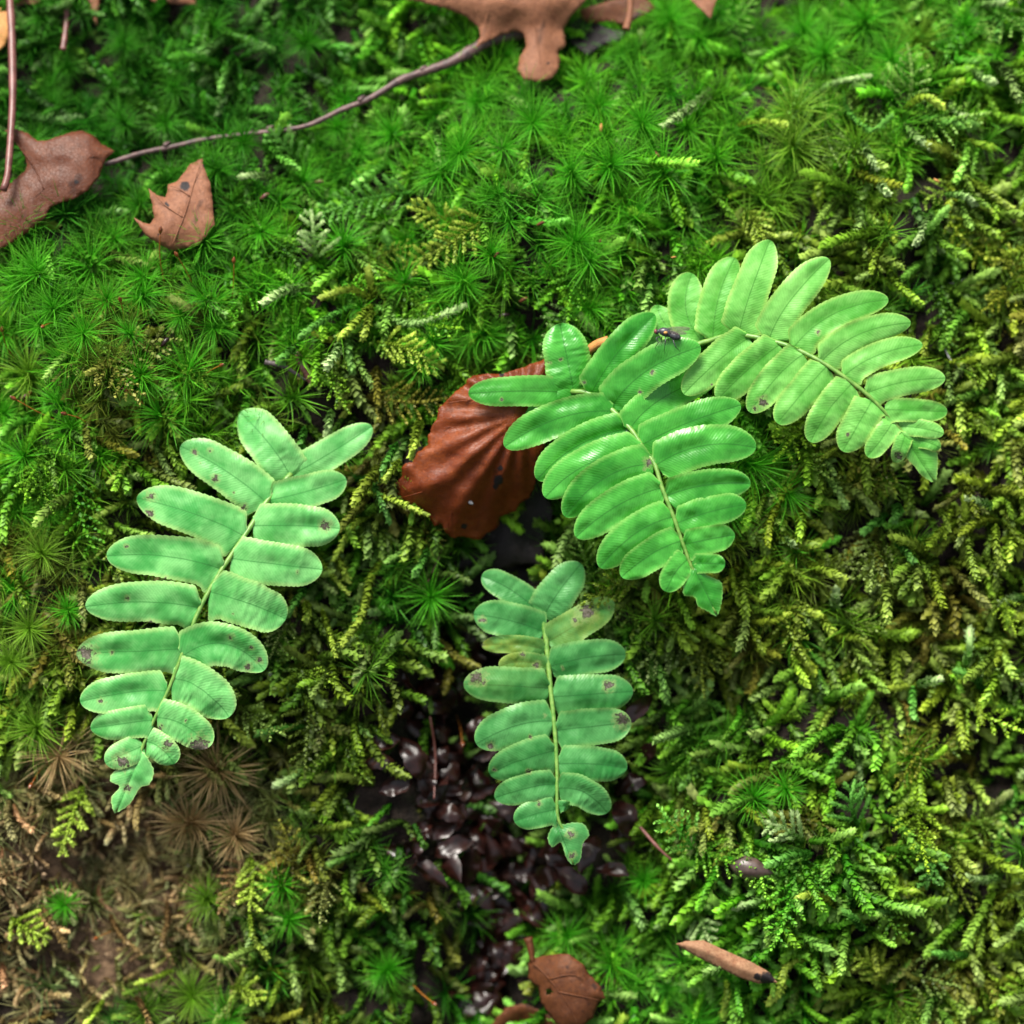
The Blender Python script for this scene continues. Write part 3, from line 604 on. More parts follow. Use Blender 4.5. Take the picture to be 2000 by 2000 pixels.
zb([(760, 0), (750, 80), (730, 180)], .9, 'p'); zb([(560, 130), (540, 210), (530, 310)], .8, 'g'); zb([(840, 600), (1100, 640), (1480, 790)], .6); zb([(1280, 370), (1220, 450), (1165, 530)], .6, 'y')
zc([(-130, 530), (-300, 700), (-540, 860)], 1.1, 'p'); zc([(-30, 860), (150, 840), (330, 862)], 1.0, 'y'); zc([(1110, 840), (1180, 930), (1295, 1015)], 1.1, 'p'); zc([(820, 960), (860, 1050), (915, 1140)], 1.0, 'p')
zc([(930, 1210), (960, 1270), (990, 1325)], 1.1, 'p'); zc([(1310, 1450), (1260, 1550), (1195, 1665)], 1.0, 'p'); zc([(1560, 1230), (1700, 1330), (1860, 1450)], 1.0, 'y'); zc([(1390, 1330), (1500, 1345), (1605, 1395)], .9, 'p')
zc([(1110, 740), (1240, 670), (1370, 730)], 1.0, 'y'); zc([(480, 700), (600, 580), (870, 520)], .6, 'p'); zc([(1680, 120), (1760, 160), (1745, 250)], 1.1, 'g'); zc([(1570, 470), (1650, 530), (1720, 560)], .9, 'p')
zc([(0, 1420), (100, 1520), (150, 1640)], .9, 'y', 1); zc([(690, 620), (720, 760), (880, 890), (1020, 800)], .7, 'g'); zc([(1390, 640), (1450, 760), (1540, 800)], .7, 'p'); zc([(1560, 30), (1700, 25), (1890, 10)], .8, 'p')
zd([(890, 400), (820, 460), (725, 530)], 1.1, 'g'); zd([(985, 330), (975, 380), (955, 440)], 1.1, 'g'); zd([(960, 600), (1030, 660), (1090, 750)], 1.1, 'g'); zd([(1490, 1560), (1520, 1420), (1520, 1280)], 1.0, 'p')
zd([(1640, 1750), (1560, 1640), (1420, 1580)], 1.0, 'g'); zd([(480, 1330), (720, 1360), (850, 1530)], .9, 'y'); zd([(1940, 1030), (1850, 1040), (1740, 1075)], 1.0, 'p'); zd([(400, 1150), (430, 1220), (480, 1290)], 1.0, 'y')
zd([(1110, 1700), (1200, 1670), (1300, 1650)], 1.0, 'p'); zd([(1090, 1650), (1090, 1800), (1100, 1930)], 1.1, 'g'); zd([(480, 1120), (510, 1060), (515, 980)], 1.2, 'p'); zd([(1690, 340), (1600, 310), (1510, 280)], .9, 'p')
zd([(300, 800), (430, 830), (570, 900)], 1.3, 'y'); zd([(100, 600), (140, 600), (200, 630)], .8, 'p'); zd([(1720, 480), (1720, 640), (1760, 800)], 1.0, 'y')
ze([(990, 690), (880, 640), (800, 650)], .9, 'y'); ze([(1390, 650), (1300, 700), (1180, 730)], 1.1, 'g'); ze([(870, 430), (760, 440), (640, 490)], 1.1, 'g'); ze([(1830, 530), (1740, 560), (1600, 540)], .9, 'p')
ze([(1440, 380), (1480, 470), (1440, 600)], .9, 'g', 1); ze([(1100, 300), (1060, 180), (1080, 70)], .9, 'g', 1); ze([(830, 370), (720, 300), (640, 270)], .9, 'p', 1); ze([(660, 640), (560, 680), (470, 700)], .9, 'p')
ze([(1000, 920), (850, 950), (740, 1000), (720, 1090)], .8, 'y'); ze([(430, 1060), (440, 1140), (420, 1250)], 1.0, 'y'); ze([(290, 720), (320, 800), (350, 870)], .8, 'p', 1); ze([(1720, 930), (1600, 940), (1480, 930)], 1.0, 'g')
ze([(1130, 820), (1080, 760), (1030, 720)], .9, 'g'); ze([(1070, 700), (1060, 640), (1040, 580)], 1.0, 'g'); ze([(1240, 1090), (1150, 980), (1060, 950)], .9, 'y', 1); ze([(720, 1000), (700, 1120), (650, 1180)], .9, 'y')
zf([(540, 410), (480, 560), (380, 860)], 1.0, 'y', 1); zf([(1580, 850), (1590, 1000), (1570, 1210)], .9, 'y', 1); zf([(1570, 1210), (1590, 1380), (1680, 1520)], .5, 'y'); zf([(1920, 60), (1760, 75), (1620, 110)], .8, 'g'); zf([(1930, 290), (1850, 370), (1735, 430)], .9, 'p')
zf([(690, 1240), (760, 1380), (880, 1490)], .5, 'b'); zf([(1050, 1150), (1050, 1300), (1020, 1420), (1080, 1540)], .45, 'b'); zf([(1100, 1590), (980, 1640), (860, 1680)], .5, 'y'); zf([(1440, 1700), (1560, 1720), (1620, 1800)], .9, 'y', 1)
zf([(650, 1780), (600, 1860), (540, 1930)], .6, 'y'); zf([(260, 1180), (350, 1330), (420, 1470)], .5, 'b'); zf([(850, 1760), (900, 1830), (940, 1930)], .6, 'b'); zf([(60, 1250), (150, 1330), (310, 1390)], .9, 'y', 1)
SC = {'g': ((0.030, 0.145, 0.010), (0.16, 0.40, 0.07), 'trailing green moss shoot', 'green moss shoots'),
      'y': ((0.110, 0.190, 0.010), (0.40, 0.54, 0.070), 'trailing yellow green moss shoot', 'yellow green moss shoots'),
      'p': ((0.080, 0.230, 0.020), (0.52, 0.68, 0.30), 'trailing pale tipped moss shoot', 'pale tipped moss shoots'),
      'b': ((0.130, 0.075, 0.028), (0.30, 0.21, 0.075), 'trailing thin dead tan moss shoot', 'dead tan moss shoots')}
for q, (pts, w, key, pin) in enumerate(SH):
    P = smoothpath(np.array(pts), 14); u, v, h = surf(P[:, 0], P[:, 1], False)
    h = np.convolve(np.pad(h, 3, mode='edge'), np.ones(7) / 7, 'valid'); h = np.maximum(h, np.interp(np.arange(14), [0, 13], [h[0], h[-1]]) - 0.003)
    t = np.linspace(0, 1, 14); h = h + 0.0042 + 0.0030 * np.sin(t * 2.5); F3 = fpt(P[:, 0], P[:, 1], h); base = F3[0].copy(); F3 = F3 - base
    cb, ct = np.array(SC[key][0]), np.array(SC[key][1]); kk = math.exp(rng.normal(0, 0.12)); cb, ct = cb * kk, ct * kk
    def smesh(nm, path, r0, leaf, step, per, sd, lo=0.0):
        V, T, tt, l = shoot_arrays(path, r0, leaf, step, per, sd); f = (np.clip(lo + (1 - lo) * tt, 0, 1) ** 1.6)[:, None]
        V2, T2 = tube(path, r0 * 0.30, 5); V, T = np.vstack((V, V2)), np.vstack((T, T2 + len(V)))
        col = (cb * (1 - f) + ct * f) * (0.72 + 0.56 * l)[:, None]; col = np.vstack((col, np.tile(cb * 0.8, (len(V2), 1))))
        return raw_mesh(nm, V, T, M['feather'], {'col': ('FLOAT_COLOR', np.concatenate((col, np.ones((len(col), 1))), 1))})
    if not pin:
        o = put('moss_shoot', smesh('moss_shoot', F3, w * MM, 0.0014 * (0.55 + 0.45 * w), 0.00030, 3, 500 + q), base)
        tag(o, ('long ' if np.hypot(*(P[-1] - P[0])) > 75 else 'short ') + SC[key][2] + ' ' + where(*P[-1]), 'moss', SC[key][3])
    else:
        o = empty('moss_spray', base); child('stem', smesh('stem', F3, w * 0.5 * MM, 0.0009, 0.00032, 3, 500 + q), o)
        L = np.linalg.norm(np.diff(F3, axis=0), axis=1).sum(); nb = int(L / 0.0011); d = F3[-1] - F3[0]
        for k in range(nb):
            f = 0.08 + 0.88 * k / nb; c = np.array([np.interp(f, t, F3[:, z]) for z in range(3)]); tg = np.array([np.interp(min(1, f + .05), t, F3[:, z]) for z in range(3)]) - c
            an = math.atan2(tg[1], tg[0]) + (1 if k % 2 else -1) * rng.uniform(0.7, 1.1); l = (0.0034 * (1.1 - f) + 0.0012) * rng.uniform(0.7, 1.25); z = np.linspace(0, 1, 5)
            child('branch', smesh('branch', c + np.stack((l * z * math.cos(an), l * z * math.sin(an), l * (0.15 * z - 0.25 * z * z)), 1), w * 0.55 * MM, 0.00095, 0.00034, 3, 900 + q * 40 + k, 0.35), o)
        tag(o, SC[key][2].replace('trailing', 'feathery branched').replace(' shoot', ' spray') + ' ' + where(*P[-1]), 'moss', SC[key][3].replace('shoots', 'sprays'))
# spore stalks
SP = [((1210, 210), (1205, 380), (1240, 600)), ((1340, 390), (1400, 490), (1450, 590)), ((1765, 440), (1762, 580), (1750, 730)), ((910, 730), (930, 810), (940, 910)), ((960, 1410), (1070, 1490), (1165, 1620)),
      ((120, 1470), (280, 1560), (450, 1640)), ((500, 1580), (600, 1610), (690, 1670)), ((1660, 1215), (1590, 1250), (1520, 1310)), ((330, 915), (360, 900), (420, 880)), ((220, 1430), (180, 1500), (150, 1600)), ((20, 960), (50, 1080), (130, 1170))]
SPX = [zoomed(0, 400, 3.864, p) for p in SP] + [zoomed(0, 1400, 3.22, p) for p in (((200, 420), (250, 340), (330, 290)), ((610, 1390), (650, 1370), (700, 1350)))] + [zoomed(700, 1200, 2.415, p) for p in (((490, 600), (480, 530), (460, 470)), ((350, 1830), (300, 1790), (260, 1750)))]
for q, p in enumerate(SPX):
    P = smoothpath(np.array(p[::-1]), 10); u, v, h = surf(P[:1, 0], P[:1, 1]); hh = h[0] + 0.003 + np.linspace(0, 0.006, 10); F3 = fpt(P[:, 0], P[:, 1], hh); base = F3[0].copy(); F3 -= base
    o = empty('moss_spore_stalk', base); child('stalk', raw_mesh('stalk', *tube(F3, 0.00010, 5), M['seta']), o)
    d = F3[-1] - F3[-3]; d /= np.linalg.norm(d); z = np.linspace(-0.2, 1, 7); cp = F3[-1] + d * z[:, None] * 0.0015
    child('capsule', raw_mesh('capsule', *tube(cp, np.array((0.00010, 0.00024, 0.00038, 0.00042, 0.00036, 0.00022, 0.00006)), 7), M['capsule']), o)
    tag(o, 'thin orange spore stalk with brown capsule ' + where(*P[-1]), 'spore stalk', 'moss spore stalks')

# ------------------------------------------------------------------ fern fronds
def prof(t):
    """half-width along a leaflet: (side towards the frond base, side towards the frond tip with its ear)"""
    end = np.where(t > 0.70, np.clip(1 - ((t - 0.70) / 0.30) ** 2.2, 0, 1) ** 0.5, 1.0)
    body = 1.07 - 0.20 * np.clip((t - 0.25) / 0.75, 0, 1) ** 1.5
    a = (0.42 + 0.58 * sstep(0.0, 0.09, t)) * body * end
    b_ = (0.55 + 0.45 * sstep(0.0, 0.06, t) + 0.24 * np.exp(-((t - 0.08) / 0.06) ** 2)) * body * end
    return a, b_
def leaflet_mesh(b3, m3, t3, width, ear, roll, seed, spots, yel, relto, auric=1.0):
    r = np.random.default_rng(seed); NN, MC = 76, 15
    t = np.linspace(0, 1, NN); t = 1 - (1 - t) ** 1.25; c3 = 2 * m3 - 0.5 * (b3 + t3)
    P = (1 - t)[:, None] ** 2 * b3 + 2 * (t * (1 - t))[:, None] * c3 + (t * t)[:, None] * t3
    T = np.gradient(P, axis=0); T /= np.linalg.norm(T, axis=1)[:, None]
    up = np.array((0, 0, 1.0)); S = np.cross(up, T); S /= np.linalg.norm(S, axis=1)[:, None]       # S: left of the leaflet
    S = S * math.cos(roll) + up * math.sin(roll); Nn = np.cross(T, S)
    wa, wb = prof(t); wb = 1 + (wb / np.maximum(wa, 1e-6) - 1) * auric if False else wb
    k = np.arange(NN); saw = ((k % 4) / 4.0); th = 1 + 0.052 * (saw - 0.4) * (t > 0.05) * (t < 0.99)
    wl, wr = (wb, wa) if ear > 0 else (wa, wb)
    wl = wl * th * (1 + 0.03 * vnoise(t * 6, t * 0 + seed, 3)); wr = wr * th * (1 + 0.03 * vnoise(t * 6, t * 0 + seed, 4))
    q = np.linspace(-1, 1, MC); q = np.sign(q) * np.abs(q) ** 0.9
    hw = np.where(q[None, :] > 0, wl[:, None], wr[:, None]) * (width * 0.5); off = hw * q[None, :]
    L = np.linalg.norm(np.diff(P, axis=0), axis=1).sum()
    edge = np.abs(q)[None, :]
    zz = width * (0.016 * np.sin(np.clip(edge, 0, 1) * math.pi * 0.8) - r.uniform(-0.03, 0.07) * edge ** 2) - 0.012 * width * np.exp(-(edge / 0.09) ** 2)
    zz = zz + width * 0.060 * vnoise(t[:, None] * 4.5 + seed, q[None, :] * 1.6 + 0 * t[:, None], seed % 97) + width * 0.012 * vnoise(t[:, None] * 22 + seed, q[None, :] * 3 + 0 * t[:, None], seed % 89)
    zz = zz - (np.clip(t - 0.7, 0, 1)[:, None] ** 2) * width * r.uniform(-0.3, 1.8)
    zz = zz * np.clip(np.maximum(wl, wr)[:, None] * 1.15 - 0.12, 0, 1)
    V = P[:, None, :] + S[:, None, :] * off[..., None] + Nn[:, None, :] * zz[..., None]
    V = V.reshape(-1, 3)
    i, j = np.meshgrid(np.arange(NN - 1), np.arange(MC - 1), indexing='ij'); i = i.ravel(); j = j.ravel()
    Q = np.stack((i * MC + j, (i + 1) * MC + j, (i + 1) * MC + j + 1, i * MC + j + 1), 1)
    px, py = uv2px(V[:, 0], V[:, 1], V[:, 2]); sp = spotfield(np.stack((px, py), 1), spots)
    lv = np.stack((np.broadcast_to((t * L / MM)[:, None], off.shape), off / MM, np.broadcast_to(edge, off.shape)), -1).reshape(-1, 3)
    yy = np.clip(yel * np.broadcast_to(0.35 + 0.9 * t[:, None], off.shape).ravel(), 0, 1)
    return V, Q, {'lv': ('FLOAT_VECTOR', lv), 'spot': ('FLOAT', sp), 'yel': ('FLOAT', yy)}
FERN_V = {}
def frond(key, z, rach, heights, leaves, terminal, spots, mat, label, stipe, seed):
    """rach: pixels from base to tip; heights (mm above the picture plane) at base, middle, tip; leaves: side, base, mid, tip, width, options"""
    r = np.random.default_rng(seed); X = lambda p: np.array([(z[0] + x / z[2], z[1] + y / z[2]) for x, y in p], float)
    R2 = smoothpath(X(rach), 60); f = np.linspace(0, 1, 60); H = np.interp(f, np.linspace(0, 1, len(heights)), heights)
    H = np.convolve(np.pad(H, 6, mode='edge'), np.ones(13) / 13, 'valid') * MM; F3 = fpt(R2[:, 0], R2[:, 1], H); base = None
    st = X(stipe); sh = np.array([float(surf(x, y)[2]) for x, y in st]); hs_ = np.interp(np.linspace(0, 1, len(st) + 1)[1:], [0, 1], [H[0], sh[-1] - 0.002])
    SP3 = np.vstack((F3[0], np.stack([fpt(x, y, q) for (x, y), q in zip(st, hs_)]))); base = SP3[-1].copy()
    root = empty('fern_frond', base); tag(root, label, 'fern', 'fern fronds on the mossy bank')
    path = np.vstack((smoothpath(SP3[::-1], 14)[:-1], F3)); rad = np.concatenate((np.full(13, 0.00072), np.interp(f, [0, 1], [0.00054, 0.00026]))); path = path + np.array((0, 0, 0.00035)) * np.concatenate((np.zeros(13), np.ones(60)))[:, None]
    child('stalk', raw_mesh('stalk', *tube(path - base, rad, 9, 0.06, seed), M['rachis']), root)
    tipdir = R2[-1] - R2[0]; SPX_ = [(z[0] + x / z[2], z[1] + y / z[2], rr / z[2]) for x, y, rr in spots]
    for q, lf in enumerate(leaves):
        (bx, by), (mx, my), (tx, ty), wd = lf[:4]; op = lf[4] if len(lf) > 4 else {}
        b2, m2, t2 = X([(bx, by), (mx, my), (tx, ty)]); nr = R2[np.argmin(np.hypot(*(R2 - b2).T))]; b2 = nr + (b2 - nr) * min(1.0, 3.5 / max(np.hypot(*(b2 - nr)), 1e-6)); hb = H[np.argmin(np.hypot(*(R2 - b2).T))] / MM
        lift = op.get('h', (0.0, 0.9 + r.normal(0, 0.25), r.normal(-0.6, 0.9)))
        hb, hm, ht = ((hb + 0.3 + x) * MM for x in lift)
        b3, m3, t3 = fpt(*b2, hb), fpt(*m2, hm), fpt(*t2, ht); dd = t2 - b2; ax = R2[min(59, np.argmin(np.hypot(*(R2 - b2).T)) + 6)] - R2[max(0, np.argmin(np.hypot(*(R2 - b2).T)) - 6)]
        left = -1 if (dd[0] * ax[1] - dd[1] * ax[0]) > 0 else 1          # is the frond tip to the left of the leaflet (picture y runs down)?
        roll = -left * (0.10 + r.normal(0, 0.06)) + op.get('roll', 0.0)
        wm = 1.07 * wd / z[2] * (W / 2000.0) * (D - hm) / D
        V, Q, at = leaflet_mesh(b3, m3, t3, wm, left, roll, seed * 100 + q, SPX_, op.get('yel', 0.0), base)
        FERN_V[key, q] = V
        child('leaflet', raw_mesh('leaflet', V - base, Q, mat, at), root)
    tp = X(terminal); h0, h1 = H[-16], H[-1]; c0, c1 = tp[0], tp[np.argmax(np.hypot(*(tp - tp[0]).T))]; ax = (c1 - c0) / np.hypot(*(c1 - c0))
    def hf(px, py, ed):
        s = ((px - c0[0]) * ax[0] + (py - c0[1]) * ax[1]) / np.hypot(*(c1 - c0)); side = np.abs((px - c0[0]) * ax[1] - (py - c0[1]) * ax[0])
        return h0 + (h1 - h0) * s + 0.0004 + 0.0004 * np.sin(np.clip(ed / 12, 0, 1.4)) - 0.0003 * np.exp(-(side / 3) ** 2) + 0.00025 * vnoise(px / 17, py / 17, seed)
    tp = smoothpath(np.vstack((tp, tp[:1])), 90)[:-1]; tp = tp + (np.arange(len(tp)) % 3 == 0)[:, None] * (tp - tp.mean(0)) * 0.03
    XY, V3, F = sheet(tp, hf, 3.0, 0.3, seed)
    side = (XY[:, 0] - c0[0]) * ax[1] - (XY[:, 1] - c0[1]) * ax[0]; sl = (XY[:, 0] - c0[0]) * ax[0] + (XY[:, 1] - c0[1]) * ax[1]
    ed = seg_dist(XY[:, 0], XY[:, 1], np.vstack((tp, tp[:1])))
    lv = np.stack((sl * 0.1, side * 0.1, 1 - np.clip(ed / 14, 0, 1)), 1)
    child('frond_tip', raw_mesh('frond_tip', V3 - base, F, mat, {'lv': ('FLOAT_VECTOR', lv), 'spot': ('FLOAT', spotfield(XY, SPX_)), 'yel': ('FLOAT', np.zeros(len(XY)))}), root)
    return root

frond('A', (120, 760, 2.247), [(1005, 375), (905, 490), (800, 650), (700, 800), (610, 960), (540, 1140), (470, 1320), (390, 1490), (330, 1640), (280, 1760), (240, 1850)], (9, 15, 18, 18, 16),
      [((1005, 385), (910, 240), (785, 102), 180), ((1025, 375), (1180, 280), (1362, 163), 128), ((895, 490), (730, 365), (522, 250), 172), ((925, 495), (1080, 448), (1250, 395), 138),
       ((795, 640), (590, 550), (330, 478), 176), ((855, 600), (1035, 600), (1222, 612), 172), ((693, 792), (470, 735), (198, 732), 172), ((762, 748), (950, 770), (1145, 792), 176),
       ((605, 962), (380, 935), (105, 955), 168), ((668, 895), (830, 945), (985, 1010), 190), ((530, 1138), (320, 1150), (65, 1165), 176), ((545, 1165), (715, 1120), (890, 1235), 175),
       ((462, 1320), (290, 1332), (82, 1372), 155), ((485, 1265), (620, 1320), (735, 1440), 185), ((400, 1450), (275, 1468), (128, 1490), 128), ((430, 1450), (540, 1475), (650, 1570), 150),
       ((358, 1565), (280, 1600), (192, 1640), 112), ((378, 1555), (440, 1580), (495, 1645), 118)],
      [(352, 1590), (300, 1650), (230, 1680), (215, 1720), (255, 1745), (220, 1790), (225, 1840), (240, 1858), (300, 1820), (345, 1750), (385, 1735), (405, 1680), (385, 1630), (365, 1600)],
      [(585, 278, 16), (655, 268, 13), (610, 323, 7), (675, 393, 20), (800, 520, 18), (755, 457, 7), (393, 470, 24), (387, 545, 22), (285, 692, 11), (460, 828, 12), (290, 915, 13), (390, 1030, 22), (105, 1165, 54), (220, 1157, 12),
       (1160, 600, 28), (1035, 803, 9), (755, 985, 7), (742, 1088, 14), (833, 1135, 12), (820, 1220, 18), (870, 1190, 14), (175, 1370, 16), (405, 1420, 18), (430, 1485, 18), (605, 1570, 52), (270, 1635, 40), (465, 1560, 26), (545, 1455, 9), (290, 1750, 20)],
      M['fern1'], 'blue green fern frond with grey spots standing clear of the other fronds', [(1030, 345), (1060, 320)], 3)
frond('B', (860, 440, 2.4156), [(625, 785), (700, 795), (810, 872), (900, 965), (965, 1065), (1010, 1125), (1045, 1235), (1100, 1375), (1140, 1490), (1180, 1600), (1220, 1690), (1300, 1830)], (12, 19, 23, 24, 22),
      [((610, 800), (380, 782), (132, 795), 132, {'h': (-0.4, 2.4, 3.4)}), ((628, 778), (600, 630), (565, 462), 200), ((712, 792), (835, 605), (1012, 420), 155), ((815, 855), (970, 690), (1228, 572), 178, {'h': (0, 3.2, 5.0)}),
       ((893, 965), (1050, 815), (1320, 700), 150, {'h': (0, -1.5, -6.5)}), ((655, 800), (450, 890), (268, 1005), 140, {'h': (-0.6, -0.2, -1.4)}), ((815, 878), (560, 910), (303, 1045), 158), ((885, 962), (650, 1040), (457, 1200), 155, {'h': (-0.5, -0.3, -1.6)}),
       ((950, 1055), (690, 1130), (495, 1285), 158), ((1000, 1130), (780, 1190), (588, 1375), 170), ((1045, 1240), (840, 1320), (640, 1472), 158), ((1095, 1380), (920, 1455), (752, 1615), 156),
       ((1130, 1490), (1000, 1550), (855, 1660), 142), ((1165, 1580), (1115, 1630), (1062, 1728), 118), ((945, 1040), (1160, 935), (1418, 848), 158), ((1025, 1125), (1240, 1040), (1490, 1050), 176),
       ((1072, 1275), (1260, 1225), (1464, 1220), 138), ((1118, 1405), (1280, 1350), (1443, 1318), 136), ((1150, 1505), (1275, 1480), (1390, 1462), 122), ((1195, 1595), (1270, 1595), (1344, 1600), 86)],
      [(1190, 1600), (1165, 1660), (1148, 1700), (1150, 1745), (1200, 1755), (1215, 1795), (1260, 1820), (1305, 1840), (1328, 1770), (1328, 1690), (1290, 1665), (1250, 1645), (1215, 1600)],
      [(515, 650, 10), (572, 632, 10), (675, 742, 12), (290, 822, 10), (1000, 695, 14), (945, 787, 12), (985, 1115, 24), (965, 1150, 10)],
      M['fern2'], 'glossy deep green fern frond lying over the brown beech leaf', [(600, 770), (590, 760)], 5)
frond('C', (1240, 440, 2.927), [(310, 700), (420, 662), (560, 628), (700, 642), (880, 692), (1050, 772), (1200, 870), (1330, 970), (1420, 1060), (1510, 1160), (1600, 1260), (1715, 1465)], (13, 19, 23, 23, 20),
      [((250, 660), (170, 560), (135, 455), 120, {'h': (-2, -2.5, -3)}), ((330, 705), (170, 670), (40, 650), 165, {'h': (-1, -2.5, -3)}), ((385, 660), (292, 480), (328, 275), 195, {'h': (-1, -1.2, -2.5)}), ((445, 642), (480, 410), (572, 186), 190, {'h': (-.5, -.5, -2)}),
       ((592, 618), (665, 370), (775, 85), 200), ((770, 645), (890, 430), (1110, 192), 186), ((910, 685), (1140, 505), (1450, 425), 160), ((1070, 760), (1290, 620), (1578, 558), 150),
       ((1205, 850), (1395, 740), (1645, 682), 138), ((1330, 962), (1540, 895), (1775, 875), 146), ((1432, 1052), (1600, 1058), (1786, 1066), 122), ((1515, 1150), (1640, 1160), (1765, 1192), 96),
       ((1590, 1225), (1675, 1240), (1745, 1275), 78), ((655, 665), (475, 775), (280, 965), 178, {'h': (0, 1.2, 0.8)}), ((820, 690), (655, 820), (470, 996), 186), ((955, 745), (810, 870), (655, 1068), 170),
       ((1085, 825), (955, 960), (815, 1132), 172), ((1215, 925), (1110, 1055), (1005, 1240), 170), ((1350, 1010), (1285, 1125), (1188, 1292), 178), ((1475, 1115), (1415, 1215), (1328, 1322), 122), ((1550, 1195), (1525, 1260), (1488, 1356), 92)],
      [(1520, 1175), (1540, 1260), (1555, 1330), (1600, 1380), (1640, 1430), (1712, 1468), (1730, 1400), (1728, 1300), (1700, 1290), (1650, 1240), (1580, 1190)],
      [(1045, 613, 16), (735, 1010, 34), (690, 1050, 18), (1505, 1320, 28), (1215, 1195, 14), (440, 910, 8)],
      M['fern3'], 'light green arching fern frond partly under the glossy frond with the fly', [(260, 730), (230, 760)], 7)
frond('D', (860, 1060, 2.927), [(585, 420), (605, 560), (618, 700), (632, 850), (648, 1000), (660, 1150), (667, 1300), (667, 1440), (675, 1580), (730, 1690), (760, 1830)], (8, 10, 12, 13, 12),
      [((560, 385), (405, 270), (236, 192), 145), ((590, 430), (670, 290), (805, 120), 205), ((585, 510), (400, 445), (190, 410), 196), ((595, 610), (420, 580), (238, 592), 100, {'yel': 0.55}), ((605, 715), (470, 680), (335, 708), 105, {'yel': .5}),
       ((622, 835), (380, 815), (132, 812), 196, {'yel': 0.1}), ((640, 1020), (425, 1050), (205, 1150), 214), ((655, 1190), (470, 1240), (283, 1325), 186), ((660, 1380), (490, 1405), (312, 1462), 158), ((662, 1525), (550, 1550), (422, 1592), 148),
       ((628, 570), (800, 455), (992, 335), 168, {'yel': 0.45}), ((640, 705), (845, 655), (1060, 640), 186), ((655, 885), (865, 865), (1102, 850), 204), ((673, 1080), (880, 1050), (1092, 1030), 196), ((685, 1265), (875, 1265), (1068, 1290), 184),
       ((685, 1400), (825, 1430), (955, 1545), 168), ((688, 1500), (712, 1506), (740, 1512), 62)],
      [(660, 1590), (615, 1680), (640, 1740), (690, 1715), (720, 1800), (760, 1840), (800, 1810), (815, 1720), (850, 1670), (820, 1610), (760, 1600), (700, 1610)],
      [(240, 440, 22), (205, 765, 50), (250, 800, 16), (965, 815, 34), (1040, 1010, 50), (290, 1165, 25), (515, 1110, 14), (600, 985, 12), (505, 1305, 18), (310, 1295, 14), (835, 390, 55), (770, 450, 24), (965, 370, 10), (565, 1490, 18), (745, 1665, 30), (755, 1790, 24), (470, 640, 18), (235, 585, 16), (550, 700, 22), (700, 715, 10)],  # the wide spot on the frond tip is a highlight put into the colour
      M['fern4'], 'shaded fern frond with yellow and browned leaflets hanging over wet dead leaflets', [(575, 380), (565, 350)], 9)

# ------------------------------------------------------------------ fallen leaves, twig and litter
def rest(px, py, lift): return surf(px, py, True)[2] + lift
def dead_leaf(name, z, outline, mat, label, cat, lift, shape=None, step=7.0, spots=(), holes=(), seed=1, rough=1.5, group=None):
    P = np.array([(z[0] + x / z[2], z[1] + y / z[2]) for x, y in outline]); c = P.mean(0)
    hc = float(rest(c[0], c[1], lift))
    def hf(px, py, ed):
        h = 0.55 * rest(px, py, lift) + 0.45 * hc + 0.0007 * vnoise(px / 55, py / 55, seed) + 0.00018 * vnoise(px / 16, py / 16, seed + 1)
        return h + (shape(px, py, ed) if shape else 0)
    XY, V, F = sheet(P, hf, step, rough, seed, holes); base = fpt(c[0], c[1], hc)
    sp = spotfield(XY, [(z[0] + x / z[2], z[1] + y / z[2], r / z[2]) for x, y, r in spots])
    o = empty(name, base); bl = child('blade', raw_mesh('blade', V - base, F, mat, {'spot': ('FLOAT', sp)}), o)
    so = bl.modifiers.new('thickness', 'SOLIDIFY'); so.thickness = 0.00010; so.offset = -1
    tag(o, label, cat, group)
    return o, base, hf
def ribs(o, base, hf, z, lines, mat, r0=0.00022, up=0.00012, name='vein'):
    for ln in lines:
        P = smoothpath(np.array([(z[0] + x / z[2], z[1] + y / z[2]) for x, y in ln]), 16); h = hf(P[:, 0], P[:, 1], np.full(16, 30.0)) + up
        child(name, raw_mesh(name, *tube(fpt(P[:, 0], P[:, 1], h) - base, np.linspace(r0, r0 * 0.35, 16), 6), mat), o)
ZT, ZL, ZB, ZD, ZR = (700, 0, 2.415), (0, 0, 3.864), (740, 640, 3.865), (700, 1200, 2.415), (1250, 1500, 2.576)
o, bs, hf = dead_leaf('oak_leaf', ZT, [(190, -10), (300, 12), (400, 35), (500, 75), (565, 125), (575, 170), (550, 225), (600, 200), (680, 160), (740, 145), (780, 160), (790, 220), (760, 270), (750, 330), (780, 375), (850, 385), (910, 370), (945, 320), (952, 275),
    (940, 245), (975, 220), (975, 170), (965, 140), (1000, 80), (1050, 30), (1075, 0), (1090, -120), (1000, -260), (700, -330), (420, -220), (250, -90)], M['oak'],
    'large pinkish tan lobed oak leaf lying over the twig end', 'leaf', 0.0100, lambda x, y, e: 0.0016 * np.sin(np.clip(e / 40, 0, 1.5)) + 0.002 * sstep(60, 0, y), spots=[(895, 297, 14)], seed=3)
ribs(o, bs, hf, ZT, [[(720, -280), (760, -60), (830, 120), (860, 300)], [(740, -120), (640, 0), (600, 90), (575, 180)], [(735, -180), (560, -80), (350, 5)], [(760, -60), (880, 20), (950, 110)]], M['oak'])
